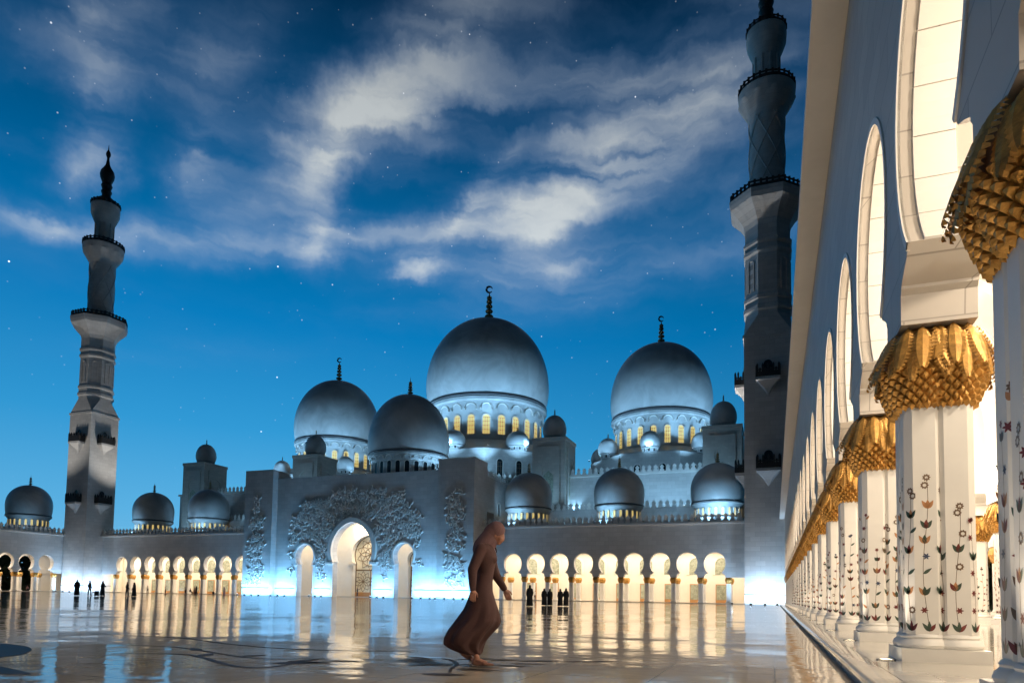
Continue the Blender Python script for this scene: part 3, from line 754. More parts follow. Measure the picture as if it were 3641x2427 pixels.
# ------------------------------------------------------------------ domes
def dome(par, cx, cy, z0, zr, zw, R, za, rd, rr, zf, nw=20, wsize=(1.0,2.6), pane='lit', wz=None, crescent=None, n=64, frame='plain', sub=True, lattice=False):
    P = [(rr, zr)]
    for i in range(1, 9):
        t = i/8; P.append((R - (R-rr)*(1-t)**2.0, zr + (zw-zr)*t))
    for i in range(1, 25):
        t = pi/2*i/24; r = R*max(0, cos(t))**.96; z = zw + (za-zw)*sin(t)
        if i > 20: r = max(r, .045*R)
        P.append((r, z))
    P[-1] = (.03*R, za)
    d = part(MB().lathe(P, n, (cx,cy,0)), 'dome', 'dome', par, radians(50))
    h = zr - z0
    D = [(rd, z0), (rd, z0+h*.66), (rd*1.015, z0+h*.70), (rr*1.0, z0+h*.93), (rr*1.045, z0+h*.95), (rr*1.045, zr+.02*h), (rr*.98, zr+.05*h)]
    part(MB().lathe(D, n, (cx,cy,0)), 'drum', 'dome', d, radians(30))
    part(MB().lathe([(rr*1.02, zr+.03*h),(rr*1.05, zr+.06*h),(rr*1.035, zr+.12*h),(rr*1.005, zr+.15*h)], n, (cx,cy,0)), 'ring_moulding', 'ringshade', d, SM)  # moulding coloured dark in place of the lip's shadow
    fh = zf - za; b = R*.06 if R > 8 else R*.07
    FP = [(b*1.5,-.05*fh),(b*.9,.03*fh),(b*.5,.08*fh)]
    for i, (zz, r_) in enumerate(((.14,1.0),(.29,.85),(.43,.72),(.56,.6),(.67,.5))):
        for q in range(5):
            t = -pi/2 + pi*q/4; FP.append((b*(.32 + (r_-.32+.25)*max(0,cos(t))), fh*(zz + .055*sin(t))))
    FP += [(b*.16,.76*fh),(b*.12,.84*fh),(.01,1.0*fh if not crescent else .86*fh)]
    f = part(MB().lathe(FP, 14, (cx,cy,za)), 'finial', 'fingold', d, SM)
    if crescent:
        mb = MB(); rc = fh*.085; pts = []; rad = []
        for i in range(19):
            t = -pi*.5 + pi*.30 + 2*pi*.85*i/18 - pi*.1
            pts.append((cx + rc*sin(t)*cos(YAW)*(-1), cy + rc*sin(t)*sin(YAW)*(-1), za + fh*.92 - rc*cos(t)*1.0)); rad.append(.12*rc + .26*rc*sin(pi*i/18))
        mb.tube(pts, rad, 6); part(mb, 'crescent', 'dark', f, SM)
    if nw:
        wz_ = wz if wz is not None else z0 + h*.12
        for k in range(nw):
            a = 2*pi*(k+.5)/nw
            window(d, (cx + (rd+.02)*cos(a), cy + (rd+.02)*sin(a), wz_), a + pi/2, wsize[0], wsize[1], pane, frame, sub=sub, lattice=lattice)
        # blind arches under the ring
        if R > 8:
            if ('nic', round(R)) not in ME:
                w = 2*pi*rr/nw*.74; mb = MB(); A = [(-w/2*cos(pi*i/10), w*.55*sin(pi*i/10)) for i in range(11)]
                mb.tube([(x, -.12, z) for x, z in A], .16*w/2, 5); ME[('nic', round(R))] = mb.mesh('blind_arch', 'plain', SM)
            for k in range(nw):
                a = 2*pi*(k+.5)/nw; rm = rd + (rr-rd)*.55
                link('blind_arch', ME[('nic', round(R))], d, (cx+rm*cos(a), cy+rm*sin(a), z0+h*.72), a+pi/2)
    return d
ROOFLAB = 'small floodlight on the mosque roof shining up at a dome'
def dome_lights(cx, cy, r, z, n, power, aim_z, a0=0, spread=2*pi, ar=.6, ang=80, lab=ROOFLAB):
    for i in range(n):
        a = a0 + spread*(i+.5)/n
        floodlight((cx+r*cos(a), cy+r*sin(a), z), lab, lab.replace('small floodlight', 'floodlights'), power, (cx+r*ar*cos(a), cy+r*ar*sin(a), aim_z), BLUE, 'SPOT', ang)

# domes on the far arcade roofs
for x in (-45.3, -27.2, -9.36): dome(fr_, x, 126.5, 15.0, 17.6, 20.3, 4.72, 25.1, 3.95, 4.45, 27.6, 22, (.42,1.35), 'lit', 15.35, n=40)
for x in (-145.0, -127.0): dome(fl_, x, 126.5, 15.0, 17.6, 20.3, 4.72, 25.1, 3.95, 4.45, 27.6, 22, (.42,1.35), 'lit', 15.35, n=40)
dome(lw, -165.0, 109.3, 15.0, 17.6, 20.3, 4.72, 25.1, 3.95, 4.45, 27.6, 22, (.42,1.35), 'lit', 15.35, n=40)
for th, x, y in ((fr_,-45.3,126.5),(fr_,-27.2,126.5),(fr_,-9.36,126.5),(fl_,-145,126.5),(fl_,-127,126.5),(lw,-165,109.3)):
    part(MB().lathe([(5.2,ZTOP+.2),(5.2,14.9),(4.2,15.02)], 32, (x,y,0)), 'dome_base', 'stone', th, SM)

# ------------------------------------------------------------------ prayer hall with its three great domes
hall = thing('prayer_hall', (MID, 165, 0), 'great prayer hall of white marble crowned by three big domes behind the portal', 'mosque')
HX0, HX1 = -152.0, -2.0
part(MB().box(HX0, HX1, 141, 215, -.05, 26.4), 'wall', 'stone', hall)
part(MB().box(HX0-.3, HX1+.3, 140.6, 215.3, 26.4, 26.9), 'cornice', 'plain', hall)
for xa_, xb_ in ((HX0+14, -104), (-50.2, HX1)): part(MB().box(xa_, xb_, 131.2, 140.99, -.05, 18.1), 'terrace_wall', 'stone', hall)
merlons(hall, (-41, 140.75), (-13.2, 140.75), 26.9, 1.25, 1.05); merlons(hall, (-139, 140.75), (-112, 140.75), 26.9, 1.25, 1.05)
merlons(hall, (-50.2, 131.4), (-3, 131.4), 18.1, 1.25, 1.1); merlons(hall, (-138, 131.4), (-104, 131.4), 18.1, 1.25, 1.1)
def octo(cx, cy, r, z0, z1): return MB().lathe([(r/cos(pi/8), z0), (r/cos(pi/8), z1)], 8, (cx,cy,0), ph=pi/8)
def great(cx, cy, R, zr, zw, za, zf, rd, rr, z0, ro, zo, ntur, rtur, nw, wsz, wz, main):
    part(octo(cx, cy, ro, 26.9, zo), 'octagon_base', 'stone', hall)
    part(MB().lathe([(ro*.98, zo+.005),(ro*.98, zo+.4),(rd*1.04, z0),(rd*.9, z0+.1)], 64, (cx,cy,0)), 'skirt_roof', 'dome', hall, SM)
    for k in range(8):                                     # arched windows and merlons of the octagon
        a = 2*pi*k/8 - pi/2; side = 2*ro*math.tan(pi/8)
        nx, ny = cos(a), sin(a)
        if ny > .3: continue
        for i in range(3 if main else 2):
            s = ((i+.5)/(3 if main else 2)-.5)*side*.86
            window(hall, (cx+nx*(ro+.02)-ny*s, cy+ny*(ro+.02)+nx*s, 28.2 if not main else 30.2), a+pi/2, 1.5, 4.0 if not main else 5.2, 'night', lattice=True)
    if main:
        part(octo(cx, cy, ro+3.6, 26.9, 29.6), 'octagon_base', 'stone', hall)
        for k in (4,5,6,7):
            a0, a1 = -pi*9/8+pi/4*(k-3)+0, -pi*9/8+pi/4*(k-2)+0; r_ = (ro+3.3)/cos(pi/8)
            merlons(hall, (cx+r_*cos(a0), cy+r_*sin(a0)), (cx+r_*cos(a1), cy+r_*sin(a1)), 29.6, 1.5, 1.1)
    dome(hall, cx, cy, z0, zr, zw, R, za, rd, rr, zf, nw, wsz, 'lit', wz, True, 96, lattice=True)
    for k in range(8):
        a = -pi/2 + k*pi/4
        x, y = cx + ntur*cos(a), cy + ntur*sin(a)
        dome(hall, x, y, zo-.1, zo+1.1, zo+2.3, rtur, zo+5.3, rtur*.72, rtur*.86, zo+6.7, 10, (.4,.8), 'night', zo+.15, n=28)
great(MID, 179, 17.7, 53.2, 60.0, 80.3, 90.7, 15.6, 16.4, 42.0, 22.6, 38.0, 21.6, 3.1, 24, (1.9,5.2), 43.6, True)
great(-27.2, 177, 13.0, 46.0, 51.5, 66.8, 74.3, 11.6, 12.2, 37.6, 16.8, 35.0, 16.0, 2.5, 22, (1.4,4.3), 38.4, False)
great(-127.2, 177, 13.0, 46.0, 51.5, 66.8, 74.3, 11.6, 12.2, 37.6, 16.8, 35.0, 16.0, 2.5, 22, (1.4,4.3), 38.4, False)
dome_lights(MID, 179, 25.0, 38.2, 9, 2600, 60, a0=-pi*1.1, spread=pi*1.2, ar=.62, lab='small floodlight at the foot of the largest dome drum')
dome_lights(MID, 179, 33.5, 27.0, 9, 24000, 62, a0=-pi*1.05, spread=pi*1.1, ar=.45, ang=50, lab='small floodlight on the hall roof before the largest dome')
dome_lights(-27.2, 177, 19.0, 35.2, 7, 1900, 52, a0=-pi*1.1, spread=pi*1.2, ar=.62, lab='small floodlight at the foot of the right flanking dome')
dome_lights(-27.2, 177, 27.0, 27.0, 7, 14500, 52, a0=-pi*1.05, spread=pi*1.1, ar=.45, ang=52, lab='small floodlight on the hall roof before the right flanking dome')
dome_lights(-127.2, 177, 19.0, 35.2, 7, 1900, 52, a0=-pi*1.1, spread=pi*1.2, ar=.62, lab='small floodlight at the foot of the left flanking dome')
dome_lights(-127.2, 177, 27.0, 27.0, 7, 14500, 52, a0=-pi*1.05, spread=pi*1.1, ar=.45, ang=52, lab='small floodlight on the hall roof before the left flanking dome')

# square stair towers with little domes
for cx, lab in ((-44.7,'square tower with a small dark dome just right of the largest dome'), (-9.3,'square tower with a small dark dome beside the right minaret'),
                (-143.4,'square tower with a small dark dome behind the arcade at far left'), (-107.7,'square tower with a small dark dome behind the portal left shoulder')):
    tw = thing('stair_tower', (cx, 141, 0), lab, 'tower')
    x0, x1, y0, y1 = cx-3.65, cx+3.65, 137.0, 144.9
    part(MB().box(x0, x1, y0, y1, -.04, 34.2).box(x0-.15, x1+.15, y0-.15, y1+.15, 33.9, 34.6), 'tower_wall', 'marble', tw)
    # recessed-looking panel frame and horseshoe niche on the two visible faces
    for (o, sd, ndv) in (((cx, y0, 0),(1,0,0),(0,-1,0)), ((x1, 141, 0),(0,1,0),(1,0,0))):
        o = Vector(o); sd = Vector(sd); ndv = Vector(ndv)
        hs = horseshoe(1.5, 28.6, 30.4, 1.1, 27.3, 20); outl = [(-1.35,18.5),(-1.35,27.2)] + hs + [(1.35,27.2),(1.35,18.5)]
        mb = MB().extr([(-2.55,17.5),(-1.35,17.5)] + outl[0:] + [(1.35,17.5),(2.55,17.5),(2.55,32.6),(-2.55,32.6)], o, sd, ndv, .22)
        part(mb, 'niche_panel', 'marble', tw, SM)
        mb = MB().extr([(-1.1,18.6),(1.1,18.6),(1.1,26.4),(0,27.4),(-1.1,26.4)], o, sd, ndv, .05)
        part(mb, 'niche_screen', 'litpane', tw)
    dome(tw, cx, 141, 34.6, 35.4, 36.9, 2.6, 40.3, 1.9, 2.2, 41.9, 10, (.4,.55), 'night', 34.75, n=32)

# ------------------------------------------------------------------ entrance portal
po = thing('entrance_portal', (MID, 113, 0), 'tall carved marble entrance portal with three horseshoe archways', 'gateway')
PX0, PX1, QX0, QX1 = -102.9, -95.8, -57.9, -50.6
part(MB().box(PX0, PX1, 112, 118, -.04, 25.85), 'pylon', 'stone', po)
part(MB().box(QX0, QX1, 112, 118, -.04, 25.85), 'pylon', 'stone', po)
AM = horseshoe(4.75, 9.0, 14.65, 4.3, 6.9, 32, 1.12); AS = horseshoe(2.2, 8.2, 10.5, 1.75, 6.45, 24, 1.1)
CM, C1, C2 = -77.15, -88.4, -65.7
poly = [(PX1, -.04)]
for c, A, jw in ((C1, AS, 1.95), (CM, AM, 4.55), (C2, AS, 1.95)):
    poly += [(c-jw, -.04), (c-jw, A[0][1]-.02)] + [(c+a, b) for a, b in A] + [(c+jw, A[0][1]-.02), (c+jw, -.04)]
poly += [(QX0, -.04), (QX0, 24.15), (PX1, 24.15)]
part(MB().extr(poly, (0,113.5,0), (1,0,0), (0,1,0), 1.6), 'front_wall', 'stone', po, SM)
part(MB().box(PX1+.01, QX0-.01, 119.0, 126, 16.5, 24.1), 'upper_block', 'stone', po)
# raised arch surrounds
def surround(c, A, grow, zc, z0, proud, name='arch_surround', shift=0):
    B = [(x*grow, zc+(z-zc)*grow if z > zc else z) for x, z in A]; n = len(A); y = 113.5-proud
    P = [(c+x,y,z) for x,z in A] + [(c+x,y,z) for x,z in B] + [(c+x,113.52,z) for x,z in A] + [(c+x,113.52,z) for x,z in B]
    fs = []
    for i in range(n-1): fs += [(i,i+1,n+i+1,n+i),(i,2*n+i,2*n+i+1,i+1),(n+i,n+i+1,3*n+i+1,3*n+i)]
    fs += [(0,n,3*n,2*n),(n-1,2*n-1,4*n-1,3*n-1)]
    part(MB().add(P, fs), name, 'plain', po, SM)
surround(CM, AM, 1.17, 9.0, 6.9, .55); surround(C1, AS, 1.14, 8.2, 6.4, .28); surround(C2, AS, 1.14, 8.2, 6.4, .28)
for sx in (-1, 1):
    part(MB().box(CM+sx*5.1-.85, CM+sx*5.1+.85, 112.85, 113.6, 6.45, 6.86), 'impost_ledge', 'plain', po)
    for c in (C1, C2): part(MB().box(c+sx*2.15-.3, c+sx*2.15+.3, 113.15, 113.6, 6.05, 6.35), 'impost_ledge', 'plain', po)
for s0, s1 in ((PX1+.2, C1-2.5), (C1+2.5, CM-5.0), (CM+5.0, C2-2.5), (C2+2.5, QX0-.2)):
    part(MB().box(s0, s1, 113.40, 113.53, 1.50, 1.62), 'plinth_band', 'housing', po)
part(MB().box(PX0, PX1, 111.9, 112.02, 1.50, 1.62).box(QX0, QX1, 111.9, 112.02, 1.5, 1.62), 'plinth_band', 'housing', po)
# vestibule behind the arches: back wall with door openings, side walls, ceiling
YB = 119.0
AD = horseshoe(3.9, 8.6, 12.6, 3.45, 6.8, 28, 1.1); AD2 = horseshoe(2.3, 7.6, 9.6, 2.0, 6.2, 24, 1.1)
poly = [(-97.5, 0)]
for c, A, jw in ((C1, AD2, 2.1), (CM, AD, 3.6), (C2, AD2, 2.1)):
    poly += [(c-jw, 0), (c-jw, A[0][1])] + [(c+a, b) for a, b in A] + [(c+jw, A[0][1]), (c+jw, 0)]
poly += [(-56.5, 0), (-56.5, 16.4), (-97.5, 16.4)]
part(MB().extr(poly, (0,YB,0), (1,0,0), (0,1,0), 1.5), 'vestibule_wall', 'interior', po, SM)
part(MB().box(-97.5, -56.5, 115.2, YB+3, 16.2, 16.6), 'ceiling', 'interior', po)
part(MB().box(-97.6, -97.1, 118.02, YB+3, 0, 16.2).box(-56.9, -56.4, 118.02, YB+3, 0, 16.2), 'side_wall', 'interior', po)
part(MB().box(-97.5, -56.5, YB+2.6, YB+3, 0, 16.2), 'rear_wall', 'interior', po)
part(MB().box(-97.5, -56.5, 115.12, YB+2.6, .02, .125), 'vestibule_floor', 'afloor', po)
for s in (-1, 1):
    for zz, e in ((6.0,.35),(6.35,.55),(6.65,.75)): part(MB().box(CM+s*3.9-e, CM+s*3.9+e, YB-.06-e*.25, YB+.2, zz, zz+.28), 'moulding_step', 'interior', po)
# glazed doors with flower tracery
def ring(mb, cx, z, r, w, y, a0=0, a1=2*pi, n=20): mb.tube([(cx+r*cos(a0+(a1-a0)*i/n), y, z+r*sin(a0+(a1-a0)*i/n)) for i in range(n+1)], w, 5)
def tracery_door(c, A, hw, ztop):
    yd = YB + 1.2
    outl = [(c-hw, .13), (c-hw, A[0][1])] + [(c+a, b) for a, b in A] + [(c+hw, A[0][1]), (c+hw, .13)]
    d = part(MB().extr(outl, (0,yd,0), (1,0,0), (0,1,0), .05), 'glazed_door', 'doorglass', po)
    fr = MB().tube([(x, yd-.04, z) for x, z in outl], .13, 5); part(fr, 'door_frame', 'lattice', d)
    part(MB().box(c-hw, c+hw, yd-.14, yd-.01, 5.4, 5.65), 'transom', 'lattice', d)
    part(MB().box(c-.07, c+.07, yd-.13, yd-.012, .15, 5.4), 'mullion', 'lattice', d)
    part(MB().box(c-hw, c+hw, yd-.16, yd-.02, .13, 1.0), 'kick_panel', 'wood', d)
    def flower(cx, cz, R, n, nm):
        for k in range(n):
            a = 2*pi*k/n + pi/2; pts = []
            for sg in (1, -1):
                seq = range(9) if sg == 1 else range(8, -1, -1)
                for i in seq:
                    t = i/8; w = sg*R*.26*sin(pi*t)
                    pts.append((cx + R*t*cos(a) - w*sin(a), yd-.06, cz + R*t*sin(a) + w*cos(a)))
            ok = [p for p in pts if abs(p[0]-c) < hw+.25 and p[2] > 1.0]
            if len(ok) > 6: part(MB().tube(ok, .055, 4), 'tracery_petal', 'lattice', d)
    if hw > 3: 
        flower(c-1.75, 3.2, 2.1, 10, 'a'); flower(c+1.75, 3.2, 2.1, 10, 'b'); flower(c, 8.8, 3.4, 10, 'c')
        for r_ in (1.3, 2.5): 
            mb = MB(); ring(mb, c, 8.8, r_, .06, yd-.06, 0, 2*pi, 28); part(mb, 'tracery_ring', 'lattice', d)
    else:
        flower(c, 3.0, 2.0, 10, 'a'); flower(c, 7.4, 1.9, 8, 'b')
tracery_door(CM, AD, 3.55, 12.6); tracery_door(C1, AD2, 2.05, 9.6); tracery_door(C2, AD2, 2.05, 9.6)
part(MB().box(-96.2,-95.2,YB-.1,YB+.02,1.5,4.2), 'notice_panel', 'wood', po)
part(MB().box(-84.6,-84.35,YB-1.6,YB-1.35,.12,1.6), 'barrier_post', 'lattice', po)
for c, pw in ((CM, 1700), (C1, 600), (C2, 600)):
    lamp('vestibule_light', 'AREA', (c, 117.0, 15.6), pw, (1.0,.84,.62), po, None, 3.0, 2.2, shape='RECTANGLE')
lamp('vestibule_light', 'AREA', (-94, 117.0, 15.6), 480, (1.0,.84,.62), po, None, 3.0, 2.2, shape='RECTANGLE')
# connecting block and the dome over the vestibule
part(MB().box(PX0+.5, QX1-.3, 122.2, 140.9, -.04, 23.3).box(PX0+.4, QX1-.2, 118.01, 122.19, 16.62, 23.3), 'rear_block', 'stone', po)
window(po, (QX1-.3+.02, 124.5, 16.4), pi/2, 1.0, 2.6, 'night')
dome(po, MID, 134.5, 26.2, 31.2, 34.6, 9.1, 45.9, 8.2, 8.7, 50.2, 26, (.95,2.6), 'night', 26.8, n=72)
part(octo(MID, 134.5, 10.5, 23.3, 26.2), 'dome_base', 'stone', po)
dome_lights(MID, 134.5, 13.5, 23.5, 7, 3600, 36, a0=-pi*1.1, spread=pi*1.2, ar=.55, lab='small floodlight around the dome just behind the portal')
merlons(po, (QX1-.5, 118.4), (QX1-.5, 130), 23.3, 1.1)
# carved vines on the portal: a mass of raised leaves and stems
def relief(xa, xb, y, zmin, inside, step, seed, name):
    """carved scrolling vine: spiral stems with pointed leaves, raised a hand's breadth from the wall"""
    R = random.Random(seed); mb = MB()
    def leaf(x, z, a, ln, w, pr):
        rows = []
        for i in range(5):
            t = i/4; ww = w*sin(pi*min(.97, .1+.88*t)); px, pz = x+cos(a)*ln*t, z+sin(a)*ln*t; nx, nz = -sin(a), cos(a); hh = pr*sin(pi*(.15+.7*t))
            rows.append([(px+nx*ww, y+.01, pz+nz*ww), (px+nx*ww*.55, y-hh*.8, pz+nz*ww*.55), (px, y-hh*.45, pz), (px-nx*ww*.55, y-hh*.8, pz-nz*ww*.55), (px-nx*ww, y+.01, pz-nz*ww)])
            a += .18
        mb.add([p for r in rows for p in r], [(i*5+k, i*5+k+1, (i+1)*5+k+1, (i+1)*5+k) for i in range(4) for k in range(4)])
    nx_, nz_ = int((xb-xa)/step)+1, int((23-zmin)/step)+1
    for ix in range(nx_):
        for iz in range(nz_):
            x = xa + (ix+.5*(iz % 2)+R.uniform(.15,.85))*step; z = zmin + (iz+R.uniform(.1,.9))*step
            if not inside(x, z): continue
            sg = R.choice((-1,1)); r0 = step*R.uniform(.42,.62); a0 = R.uniform(0,6.28); turns = R.uniform(1.0,1.5); pts = []; rad = []
            n = 14
            for i in range(n+1):
                t = i/n; rr = r0*(1-.78*t); a = a0 + sg*turns*2*pi*t; pts.append((x+rr*cos(a), y-.06, z+rr*sin(a))); rad.append(.11-.045*t)
            mb.tube(pts, rad, 5)
            for q in range(5):
                t = q/5; rr = r0*(1-.78*t); a = a0 + sg*turns*2*pi*t
                leaf(x+rr*cos(a), z+rr*sin(a), a + R.uniform(-.7,.7), R.uniform(.45,.8), R.uniform(.10,.17), R.uniform(.14,.26))
            for q in range(6): leaf(x, z, q*pi/3, .26, .09, .26)
    return part(mb, name, 'plain', po, radians(60), kind='stuff')
STEP = [(-92.3,15.5),(-90.3,17.2),(-89.1,20.2),(-83,20.6),(-77.2,22.0),(-71.4,20.9),(-66.0,20.5),(-64.0,18.0),(-62.2,15.5)]
def ins(x, z):
    top = None
    for (a, za), (b, zb) in zip(STEP, STEP[1:]):
        if a <= x <= b: top = za + (zb-za)*(x-a)/(b-a)
    if top is None or z > top - abs(sin(x*2.1))*.8: return False
    dm = hypot((x-CM)/1.0, max(0, z-9.0)*.86)
    if abs(x-CM) < 6.3 and (z < 9 or dm < 6.2): 
        if dm < 6.2 and z >= 9 or z < 9: return False
    for c in (C1, C2):
        if abs(x-c) < 2.9 and (z < 8.2 or hypot(x-c, z-8.2) < 3.1): return False
    lo = 3.6 if abs(x-CM) > 9 else 2.6
    lo += 1.2*abs(sin(x*1.7))
    return z > lo
relief(-92.3, -62.1, 113.5, 2.4, ins, 1.25, 3, 'carved_relief')
relief(-101.8, -97.6, 112.0, 2.3, lambda x, z: z < 19 + 2.0*sin(x*3) and abs(x+99.7) < 2.0 - .06*max(0,z-4) + .25*sin(z*1.3), 1.2, 4, 'carved_relief')
relief(-56.3, -52.2, 112.0, 2.3, lambda x, z: z < 20 + 2.0*sin(x*3) and abs(x+54.2) < 2.1 - .05*max(0,z-4) + .25*sin(z*1.3), 1.2, 5, 'carved_relief')
PL = 'small ground floodlight washing the carved portal wall with blue white light'
def base_row(x0, x1, y, n, power=500, where='portal'):
    for i in range(n):
        x = x0 + (x1-x0)*(i+.5)/n
        floodlight((x, y-2.1, 0), '%s ground floodlight from left below the %s' % (ORD[i], where), 'floodlights along the portal foot', power, (x, y+.1, 4.6), (.20, .55, 1.0), 'AREA', size=.35)
base_row(PX0, PX1, 112, 4, where='portal left pylon'); base_row(PX1, C1-2.2, 113.5, 3, where='portal wall left of its left arch'); base_row(C1+2.2, CM-4.9, 113.5, 3, 410, 'portal wall between left and main arch')
base_row(CM+4.9, C2-2.2, 113.5, 3, 410, 'portal wall between main and right arch'); base_row(C2+2.2, QX0, 113.5, 3, where='portal wall right of its right arch'); base_row(QX0, QX1, 112, 4, where='portal right pylon')
for (x, y, z, ax, ay, az_) in ((-94.0,116.3,24.2,-107,137,36),(-81.3,116.3,24.2,-80,126,34),(-61.8,116.3,24.2,-72,127,34)):
    floodlight((x,y,z), ROOFLAB, 'floodlights on the mosque roofs', 500, (ax,ay,az_), BLUE, 'SPOT', 60)

# ------------------------------------------------------------------ minarets
def minaret(cx, cy, lab):
    th = thing('minaret', (cx, cy, 0), lab, 'minaret'); W = 3.55; c = (cx, cy, 0)
    part(MB().box(cx-W, cx+W, cy-W, cy+W, -.04, 41.8).box(cx-W-.16, cx+W+.16, cy-W-.16, cy+W+.16, 41.8, 42.3), 'square_shaft', 'stone', th)
    part(MB().box(cx-W-.05, cx+W+.05, cy-W-.05, cy+W+.05, 1.5, 1.62), 'plinth_band', 'housing', th)
    # square to octagon
    sq = [(-1,-1),(1,-1),(1,1),(-1,1)]; ap = 3.35; rc = ap/cos(pi/8)
    oc = [(cx+rc*cos(pi/8+pi/4*k), cy+rc*sin(pi/8+pi/4*k), 45.6) for k in range(8)]
    sqv = [(cx+a*W, cy+b*W, 42.3) for a, b in ((1,1),(-1,1),(-1,-1),(1,-1))]
    mb = MB().add(oc + sqv, [(7,0,8,11),(0,1,8),(1,2,9,8),(2,3,9),(3,4,10,9),(4,5,10),(5,6,11,10),(6,7,11)]); part(mb, 'transition', 'stone', th)
    def octp(pts, nm, m='stone'): return part(MB().lathe([(r/cos(pi/8), z) for r, z in pts], 8, c, ph=pi/8), nm, m, th)
    octp([(3.35,45.6),(3.35,46.2),(3.62,46.5),(3.62,47.0),(3.4,47.3),(3.4,48.0),(3.58,48.2),(3.58,48.7),(3.35,49.0),(3.35,55.4),(3.6,55.8),(3.6,56.2),(3.4,56.5),(3.4,57.0),(3.62,57.3),(3.62,57.7),(3.38,58.0),(3.38,60.2)], 'octagonal_shaft')
    octp([(3.38,60.2),(3.6,61.0),(4.2,62.0),(5.0,62.9),(5.55,63.6),(5.7,64.3),(5.75,65.0),(5.55,65.05)], 'balcony_corbel')
    for k in range(8):                                   # muqarnas niches under the balcony, slim panels on the shaft
        a = k*pi/4 
        for s in (-1, 1):
            b = a + s*pi/16; mb = MB()
            P = []
            for i in range(7):
                t = i/6; r = 3.5 + 2.05*t**1.3; w = (.62 + .35*t)*sin(pi*min(1,.25+.55*t))*.8
                P.append((r, 60.8+2.7*t, w))
            v = []
            for r, z, w in P:
                for q in (-1, -.5, .5, 1):
                    rr_ = r + (.10 if abs(q) < .9 else .02); v.append((cx+rr_*cos(b)-q*w*sin(b), cy+rr_*sin(b)+q*w*cos(b), z))
            mb.add(v, [(i*4+j, i*4+j+1, i*4+j+5, i*4+j+4) for i in range(6) for j in range(3)])
            part(mb, 'corbel_niche', 'stone', th, SM)
        window(th, (cx+3.36*cos(a), cy+3.36*sin(a), 49.6), a+pi/2, .95, 5.0, 'stone', 'stone')
    # railings
    def rail(r, z, h, n, oct_=True):
        mb = MB(); ph = pi/8 if oct_ else 0; nn = 8 if oct_ else 32
        mb.lathe([(r+.06,z+h*.8),(r+.06,z+h),(r-.10,z+h),(r-.10,z+h*.8)], nn, c, ph=ph, caps=False)
        for i in range(n):
            a = 2*pi*i/n; rr_ = r*cos(pi/8)/cos((a+pi/8) % (pi/4) - pi/8) if oct_ else r
            x, y = cx+rr_*cos(a), cy+rr_*sin(a); mb.box(x-.17,x+.17,y-.17,y+.17,z,z+h*1.12)
        mb.lathe([(r,z),(r,z+h*.55)], nn, c, ph=ph, caps=False)
        part(mb, 'railing', 'dark', th)
    rail(5.6/cos(pi/8)*.98, 65.0, 1.15, 40)
    part(MB().lathe([(2.85,65.0),(2.85,66.0),(2.75,66.3),(2.72,79.0),(2.85,79.3)], 48, c), 'round_shaft', 'stone', th, SM)
    for k in range(6):                                   # crossing spiral ribs
        for sg in (1, -1):
            pts = [(cx+2.76*cos(2*pi*k/6+sg*2.2*i/28), cy+2.76*sin(2*pi*k/6+sg*2.2*i/28), 66.4+12.6*i/28) for i in range(29)]
            part(MB().tube(pts, .11, 4), 'spiral_rib', 'stone', th, SM)
    part(MB().lathe([(2.85,79.3),(3.0,79.8),(3.7,80.9),(4.25,81.9),(4.4,82.8),(4.45,83.5),(4.3,83.6)], 48, c), 'balcony_corbel', 'stone', th, SM)
    for k in range(10):
        b = 2*pi*k/10; mb = MB(); v = []
        for i in range(6):
            t = i/5; r = 3.05 + 1.3*t; w = .75*sin(pi*(.2+.6*t))
            for q in (-1,-.5,.5,1):
                rr_ = r + (.09 if abs(q) < .9 else 0); v.append((cx+rr_*cos(b)-q*w*sin(b), cy+rr_*sin(b)+q*w*cos(b), 79.9+2.2*t))
        mb.add(v, [(i*4+j, i*4+j+1, i*4+j+5, i*4+j+4) for i in range(5) for j in range(3)]); part(mb, 'corbel_niche', 'stone', th, SM)
    rail(4.3, 83.6, 1.0, 28, False)
    part(MB().lathe([(2.0,83.6),(2.0,89.0),(2.1,89.4),(2.6,90.6),(3.05,91.8),(3.15,93.2),(3.1,94.0)], 40, c), 'lantern', 'stone', th, SM)
    for k in range(10):
        a = 2*pi*k/10; part(MB().box(-.16,.16,-.12,.12,84.0,89.4), 'lantern_rib', 'stone', th, loc=(cx+2.02*cos(a), cy+2.02*sin(a), 0), rz=a)
    rail(3.05, 94.0, .8, 20, False)
    part(MB().lathe([(2.6,94.0),(2.5,95.0),(1.7,95.9),(1.05,96.4),(.95,97.0),(1.1,97.4),(1.2,97.8),(.95,98.3),(1.1,98.8),(1.25,99.3),(1.0,99.9),(1.15,100.3),(1.5,101.2),(1.62,102.0),(1.45,102.9),(.9,103.8),(.5,104.6),(.3,105.8),(.28,106.4),(.5,107.0),(.55,107.4),(.42,107.9),(.15,108.4),(.03,109.8)], 24, c), 'finial', 'dark', th, SM)
